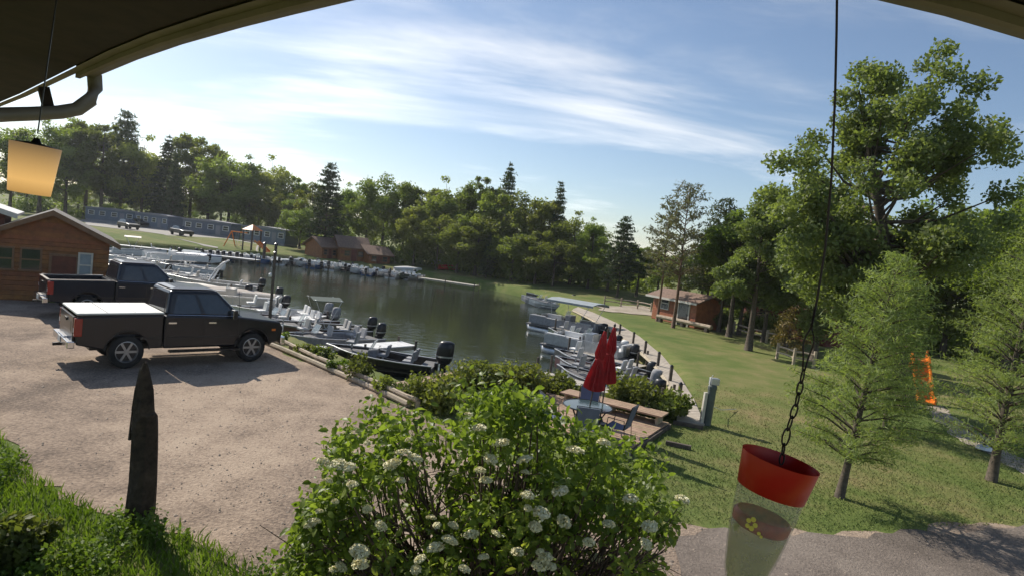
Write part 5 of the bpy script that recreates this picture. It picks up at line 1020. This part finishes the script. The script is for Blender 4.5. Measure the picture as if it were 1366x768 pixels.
for i, (p, r, hh, lab) in enumerate([((2, 760), .5, .7, 'dark leafy shrub at the bottom corner beside the weeds')]):
    q = at(*p, 0); shrub(400 + i, r, r, hh, 5000, .05, 'shrub', 24).place('shrub', lab, 'shrub', (q[0], q[1], -.05), 0)

# ------------------------------------------------------------------ old wooden snag in the weeds
pb = at(182, 702, 0); st_ = Kit(); rng = np.random.default_rng(3); rings = []
wprof = [(0, .19), (.3, .185), (.7, .18), (1.1, .17), (1.45, .16), (1.58, .15), (1.62, .145), (1.9, .115), (2.15, .06), (2.25, .02)]
for j, (z, r) in enumerate(wprof): rings.append([(r * (1 + .16 * sin(3 * a + j * .3) + .12 * rng.uniform(-1, 1)) * cos(a) + .02 * sin(z * 2) - .03 * (z > 1.6), r * .8 * (1 + .12 * rng.uniform(-1, 1)) * sin(a), z * 1.0 + .03 * rng.uniform(-1, 1)) for a in np.linspace(0, 2 * pi, 15)[:-1]])
st_.add('trunk', MB().loft([[(q[0], q[1], q[2] * 1.07) for q in r_] for r_ in rings]), M['oldwood']); st_.add('splinter', MB().loft([[(-.17 + .03 * cos(a), .05 * sin(a), 1.3) for a in np.linspace(0, 2 * pi, 6)[:-1]], [(-.18 + .008 * cos(a), .01 * sin(a), 1.72) for a in np.linspace(0, 2 * pi, 6)[:-1]]]), M['oldwood'])
st_.place('wooden_snag', 'dark pointed weathered trunk standing in the weeds by the lot', 'snag', (pb[0], pb[1], -.05), 0)

# ------------------------------------------------------------------ grass and weeds
def blades(rng, base, h, wd, lean=.35):
    n = len(base); a = rng.uniform(0, 2 * pi, n); t = np.stack([np.cos(a), np.sin(a), np.zeros(n)], 1); l = rng.normal(size=(n, 3)) * lean; l[:, 2] = 1
    H_ = (h * rng.uniform(.5, 1.25, n))[:, None]; tip = base + l * H_; md = base + l * H_ * .5 * np.array([.6, .6, 1.1]); w_ = (wd * rng.uniform(.6, 1.3, n))[:, None]
    V_ = np.stack([base - t * w_ * .7, md - t * w_, tip, md + t * w_], 1).reshape(-1, 3); return V_, np.arange(4 * n).reshape(-1, 4)
lotA = np.array([p[:2] for p in lot])
rng = np.random.default_rng(17)
def scatter(n, x0, x1, y0, y1, cond):
    P = np.stack([rng.uniform(x0, x1, n), rng.uniform(y0, y1, n)], 1); d = sdist(P[:, 0], P[:, 1], lotA); return P[cond(d, P)]
P = scatter(60000, -13, -1.2, 4.2, 15, lambda d, P: (d > -.05) & (P[:, 1] < 5 - P[:, 0] * .85))
B = np.column_stack([P, np.zeros(len(P))]); V_, Q = blades(rng, B, .2, .012)
tag(obj('grass', np_mesh('grass', V_, Q, M['weed'])), 'bright rough grass on the bank below the window beside the lot', 'grass', kind='stuff')
P = scatter(2600, -9, -1.2, 4.6, 12, lambda d, P: (d > .0) & (P[:, 1] < 5 - P[:, 0] * .85) & ((np.sin(P[:, 0] * 2.3) + np.cos(P[:, 1] * 1.9 + P[:, 0])) > -.2)); cl = [(np.array([p[0], p[1], .1 + .16 * rng.uniform()]), .1 + .1 * rng.uniform()) for p in P[:420]]
V_, Q = leaf_quads(rng, clump_points(rng, cl, 16000, 1.3), .032, up=.5)
tag(obj('weeds', np_mesh('weeds', V_, Q, M['weed'])), 'leafy weeds growing through the rough grass round the dark snag', 'weeds', kind='stuff')
# loose stones on the lot
P = scatter(16000, -14, 9, 4, 20, lambda d, P: (d < -.1) & (rng.uniform(0, 1, len(d)) < np.clip(1.2 - P[:, 1] / 22, .1, 1) * (.35 + .65 * (np.sin(P[:, 0] * .9 + P[:, 1] * .5) > 0))))
r_ = rng.uniform(.010, .024, len(P)) * np.where(rng.uniform(0, 1, len(P)) < .05, 1.8, 1); C = np.column_stack([P, np.full(len(P), .014)])
off_ = np.array([(1, 0, 0), (0, 1, 0), (-1, 0, 0), (0, -1, 0), (0.1, 0, .8)]); jit = 1 + .35 * rng.uniform(-1, 1, (len(P), 5, 1)); V_ = (C[:, None] + off_[None] * jit * r_[:, None, None]).reshape(-1, 3)
tri_ = np.array([(0, 1, 4), (1, 2, 4), (2, 3, 4), (3, 0, 4)]); Q = (tri_[None] + (np.arange(len(P)) * 5)[:, None, None]).reshape(-1, 3)
M['stone'] = mat('stone', (.31, .25, .195), .9, var=.5, vs_=2.3)
tag(obj('gravel', np_mesh('gravel', V_, Q, M['stone'], True)), 'loose small stones scattered over the gravel lot', 'gravel', kind='stuff')
# lawn blades on the near lawn
P = scatter(150000, 2, 24, 9, 26, lambda d, P: (d > .03) & (rng.uniform(0, 1, len(d)) < np.clip((25 - P[:, 1]) / 13, 0, 1) * np.clip((23 - P[:, 0]) / 6, 0, 1))); s_ = sdist(P[:, 0], P[:, 1], shore); P = P[s_ > 1.4]
bwp = np.concatenate([L_[:, :2], R_p[::-1, :2]]); P = P[sdist(P[:, 0], P[:, 1], bwp) > .1]
dkp = np.array([(ul + ax * 0)[:2], ur[:2], (ur + ay * Dd)[:2], (ul + ay * Dd)[:2]]); P = P[sdist(P[:, 0], P[:, 1], dkp) > .05]
M['lawnblade'] = ground_mat('lawnblade', [(0.37, (0.11, 0.165, 0.038)), (0.47, (0.16, 0.20, 0.055)), (0.55, (0.23, 0.225, 0.085)), (0.64, (0.33, 0.26, 0.135))], 0.16, 0.9, 14, 0)
V_, Q = blades(rng, np.column_stack([P, np.zeros(len(P))]), .045, .010, .6)
tag(obj('grass', np_mesh('grass', V_, Q, M['lawnblade'])), 'short mown grass of the lawn between boardwalk and drive', 'grass', kind='stuff')

# ------------------------------------------------------------------ flowering bush below the window
bushY = 5.6; rng = np.random.default_rng(23); vb = obj('flowering_bush', None, None, (0, 0, 0)); tag(vb, 'large leafy bush with white flower clusters in front of the patio', 'bush')
root = atY(660, 700, bushY); root = np.array([root[0], bushY + .1, 0])
outline = [(385, 715), (415, 670), (435, 615), (450, 570), (475, 540), (500, 530), (545, 528), (590, 520), (625, 502), (655, 500), (690, 512), (720, 525), (760, 540), (800, 555), (840, 572), (868, 595), (885, 628), (915, 655), (925, 690), (905, 710)]
ox, oy = np.array([p[0] for p in outline]), np.array([p[1] for p in outline]); cl = []; stems = MB()
while len(cl) < 300:
    x = rng.uniform(385, 925); yt = np.interp(x, ox, oy); y = yt + 16 + rng.uniform(0, 1) ** 1.1 * (800 - yt)
    if x > 770 and y > 705 and rng.uniform() < .6: continue
    if 600 < x < 740 and 695 < y < 735 and rng.uniform() < .25: continue
    if x > 870 and y > 720: continue
    dy = rng.uniform(-1, 1) * .95 * min(1, (y - yt) / 70 + .25) * min(1, (x - 360) / 120, (960 - x) / 120)
    c = atY(x, y, bushY + dy); cl.append((c, rng.uniform(.12, .24)))
for i, (c, r) in enumerate(cl):
    if i % 2 == 0 or c[2] < 2.3:
        b0 = root + np.array([(c[0] - root[0]) * .25 + rng.normal() * .08, (c[1] - root[1]) * .2 + rng.normal() * .08, 0]); m1 = b0 * .55 + c * .45 + np.array([-(c[0] - root[0]) * .12, 0, .05]); m2 = b0 * .22 + c * .78 + np.array([rng.normal() * .05, rng.normal() * .05, 0])
        stems.tube([b0, m1, m2, c], [.022, .017, .011, .005], 5, False)
        for _ in range(3):
            e = m2 + rng.normal(size=3) * .22; stems.tube([m1 * .3 + m2 * .7, m2 * .5 + e * .5 + rng.normal(size=3) * .02, e], [.008, .006, .003], 4, False)
# wiry stems at the right and below
for i in range(42):
    x, y = rng.uniform(540, 915), rng.uniform(650, 740); c = atY(x, y, bushY + rng.uniform(-.5, .5)); b0 = root + np.array([(c[0] - root[0]) * .5, rng.normal() * .15, 0.6]); m1 = (b0 + c) / 2 + rng.normal(size=3) * .1
    stems.tube([b0, m1, c], [.02, .013, .005], 5, False)
    for _ in range(4): e = c + (c - m1) * rng.uniform(-.3, .2) + rng.normal(size=3) * .12; stems.tube([(m1 + c) / 2, e], [.007, .003], 4, False)
obj('stems', stems.mesh('stems', M['twig'], True), vb)
def leaf_mesh():                                # a folded, pointed leaf one unit long
    V_ = [(0, 0, 0), (.3, -.27, .07), (.3, 0, 0), (.3, .27, .07), (.68, -.24, .04), (.68, 0, -.03), (.68, .24, .04), (1, 0, -.12)]
    return V_, [(0, 1, 2), (0, 2, 3), (1, 4, 5, 2), (2, 5, 6, 3), (4, 7, 5), (5, 7, 6)]
LV, LF = leaf_mesh(); LVa = np.array(LV); ltri = []
for f in LF: ltri += [f] if len(f) == 3 else [(f[0], f[1], f[2]), (f[0], f[2], f[3])]
ltri = np.array(ltri); NL = 20000; C = clump_points(rng, cl, NL, .95, .55)
nv = rng.normal(size=(NL, 3)); nv[:, 2] += .9; nv /= np.linalg.norm(nv, axis=1)[:, None]; tv = np.cross(nv, rng.normal(size=(NL, 3))); tv /= np.linalg.norm(tv, axis=1)[:, None]; tv[:, 2] -= .25; tv /= np.linalg.norm(tv, axis=1)[:, None]
bv = np.cross(nv, tv); bv /= np.linalg.norm(bv, axis=1)[:, None]; nv = np.cross(tv, bv); sz = .078 * rng.uniform(.55, 1.3, NL)
order = np.argsort(C[:, 1] + np.where(C[:, 2] > 4.2, 3, 0)); single, rest = order[:300], order[300:]
V_ = C[rest][:, None] + (LVa[None, :, 0:1] * tv[rest][:, None] + LVa[None, :, 1:2] * bv[rest][:, None] + LVa[None, :, 2:3] * nv[rest][:, None]) * sz[rest][:, None, None]
Q = (ltri[None] + (np.arange(len(rest)) * len(LV))[:, None, None]).reshape(-1, 3)
o = obj('foliage', np_mesh('foliage', V_.reshape(-1, 3), Q, M['viburnum'], True), vb); o['kind'] = 'stuff'
lm = bpy.data.meshes.new('leaf'); lm.from_pydata(LV, [], LF); lm.materials.append(M['viburnum']); lm.update()
for i in single:
    o = obj('leaf', lm, vb); o.matrix_local = Matrix([[tv[i][r] * sz[i], bv[i][r] * sz[i], nv[i][r] * sz[i], C[i][r]] for r in range(3)] + [[0, 0, 0, 1]])
fm = []
for s in range(3):
    d = rng.normal(size=(260, 3)); d /= np.linalg.norm(d, axis=1)[:, None]; d[:, 2] = np.abs(d[:, 2]) * .8 - .2
    a, b = leaf_quads(rng, d * rng.uniform(.7, 1.0, 260)[:, None], .2, .6, .8); fm.append(np_mesh('flower_cluster', a, b, M['petal']))
cpx_ = []
for c, r in cl:
    d = c - np.array([0, 0, EYE]); w_ = d @ _F; cpx_.append((683 + FPX * (d @ _RC) / w_, 384 - FPX * (d @ _UC) / w_, c[1], r))
fpx = [(438, 640), (447, 668), (420, 694), (413, 700), (470, 645), (465, 622), (545, 586), (572, 592), (538, 603), (520, 620), (625, 552), (648, 640), (508, 700), (560, 745), (645, 742), (620, 758), (712, 700), (752, 695), (690, 735), (720, 735), (668, 590), (655, 612), (575, 690), (583, 700), (795, 745), (862, 725), (910, 665), (768, 600), (600, 720), (480, 735), (455, 755), (535, 640), (805, 590), (700, 612), (605, 700), (735, 755), (640, 570), (490, 590)]
fpx += [(rng.uniform(400, 900), rng.uniform(590, 760)) for _ in range(26)]
for i, (x, y) in enumerate(fpx):
    near_ = [cy - .8 * r0 for (cx, cy_, cy, r0) in cpx_ if abs(cx - x) < 34 and abs(cy_ - y) < 34]
    c = atY(x, y, min(near_) if near_ else bushY - .4); r = rng.uniform(.03, .064)
    obj('flower_cluster', fm[i % 3], vb, c, (rng.uniform(-.3, .3), rng.uniform(-.3, .3), rng.uniform(0, 6)), (r * rng.uniform(.9, 1.4), r * rng.uniform(.9, 1.3), r * rng.uniform(.8, 1.05)))

# ------------------------------------------------------------------ thin volume added over the lake to imitate window glare and lift shadows
hm = bpy.data.materials.new('glare_haze'); hm.use_nodes = True; ht_ = hm.node_tree; ht_.nodes.clear()
pv = ht_.nodes.new('ShaderNodeVolumePrincipled'); pv.inputs['Color'].default_value = (.93, .96, 1, 1); pv.inputs['Density'].default_value = 0.00025; pv.inputs['Anisotropy'].default_value = .35
mo = ht_.nodes.new('ShaderNodeOutputMaterial'); ht_.links.new(pv.outputs[0], mo.inputs['Volume'])
tag(obj('glare_haze', MB().box((0, 1200, 13), (3800, 3300, 34)).mesh('glare_haze', hm)), 'faint pale veil added over the lake and woods to imitate window glare', 'glare_haze', kind='stuff')
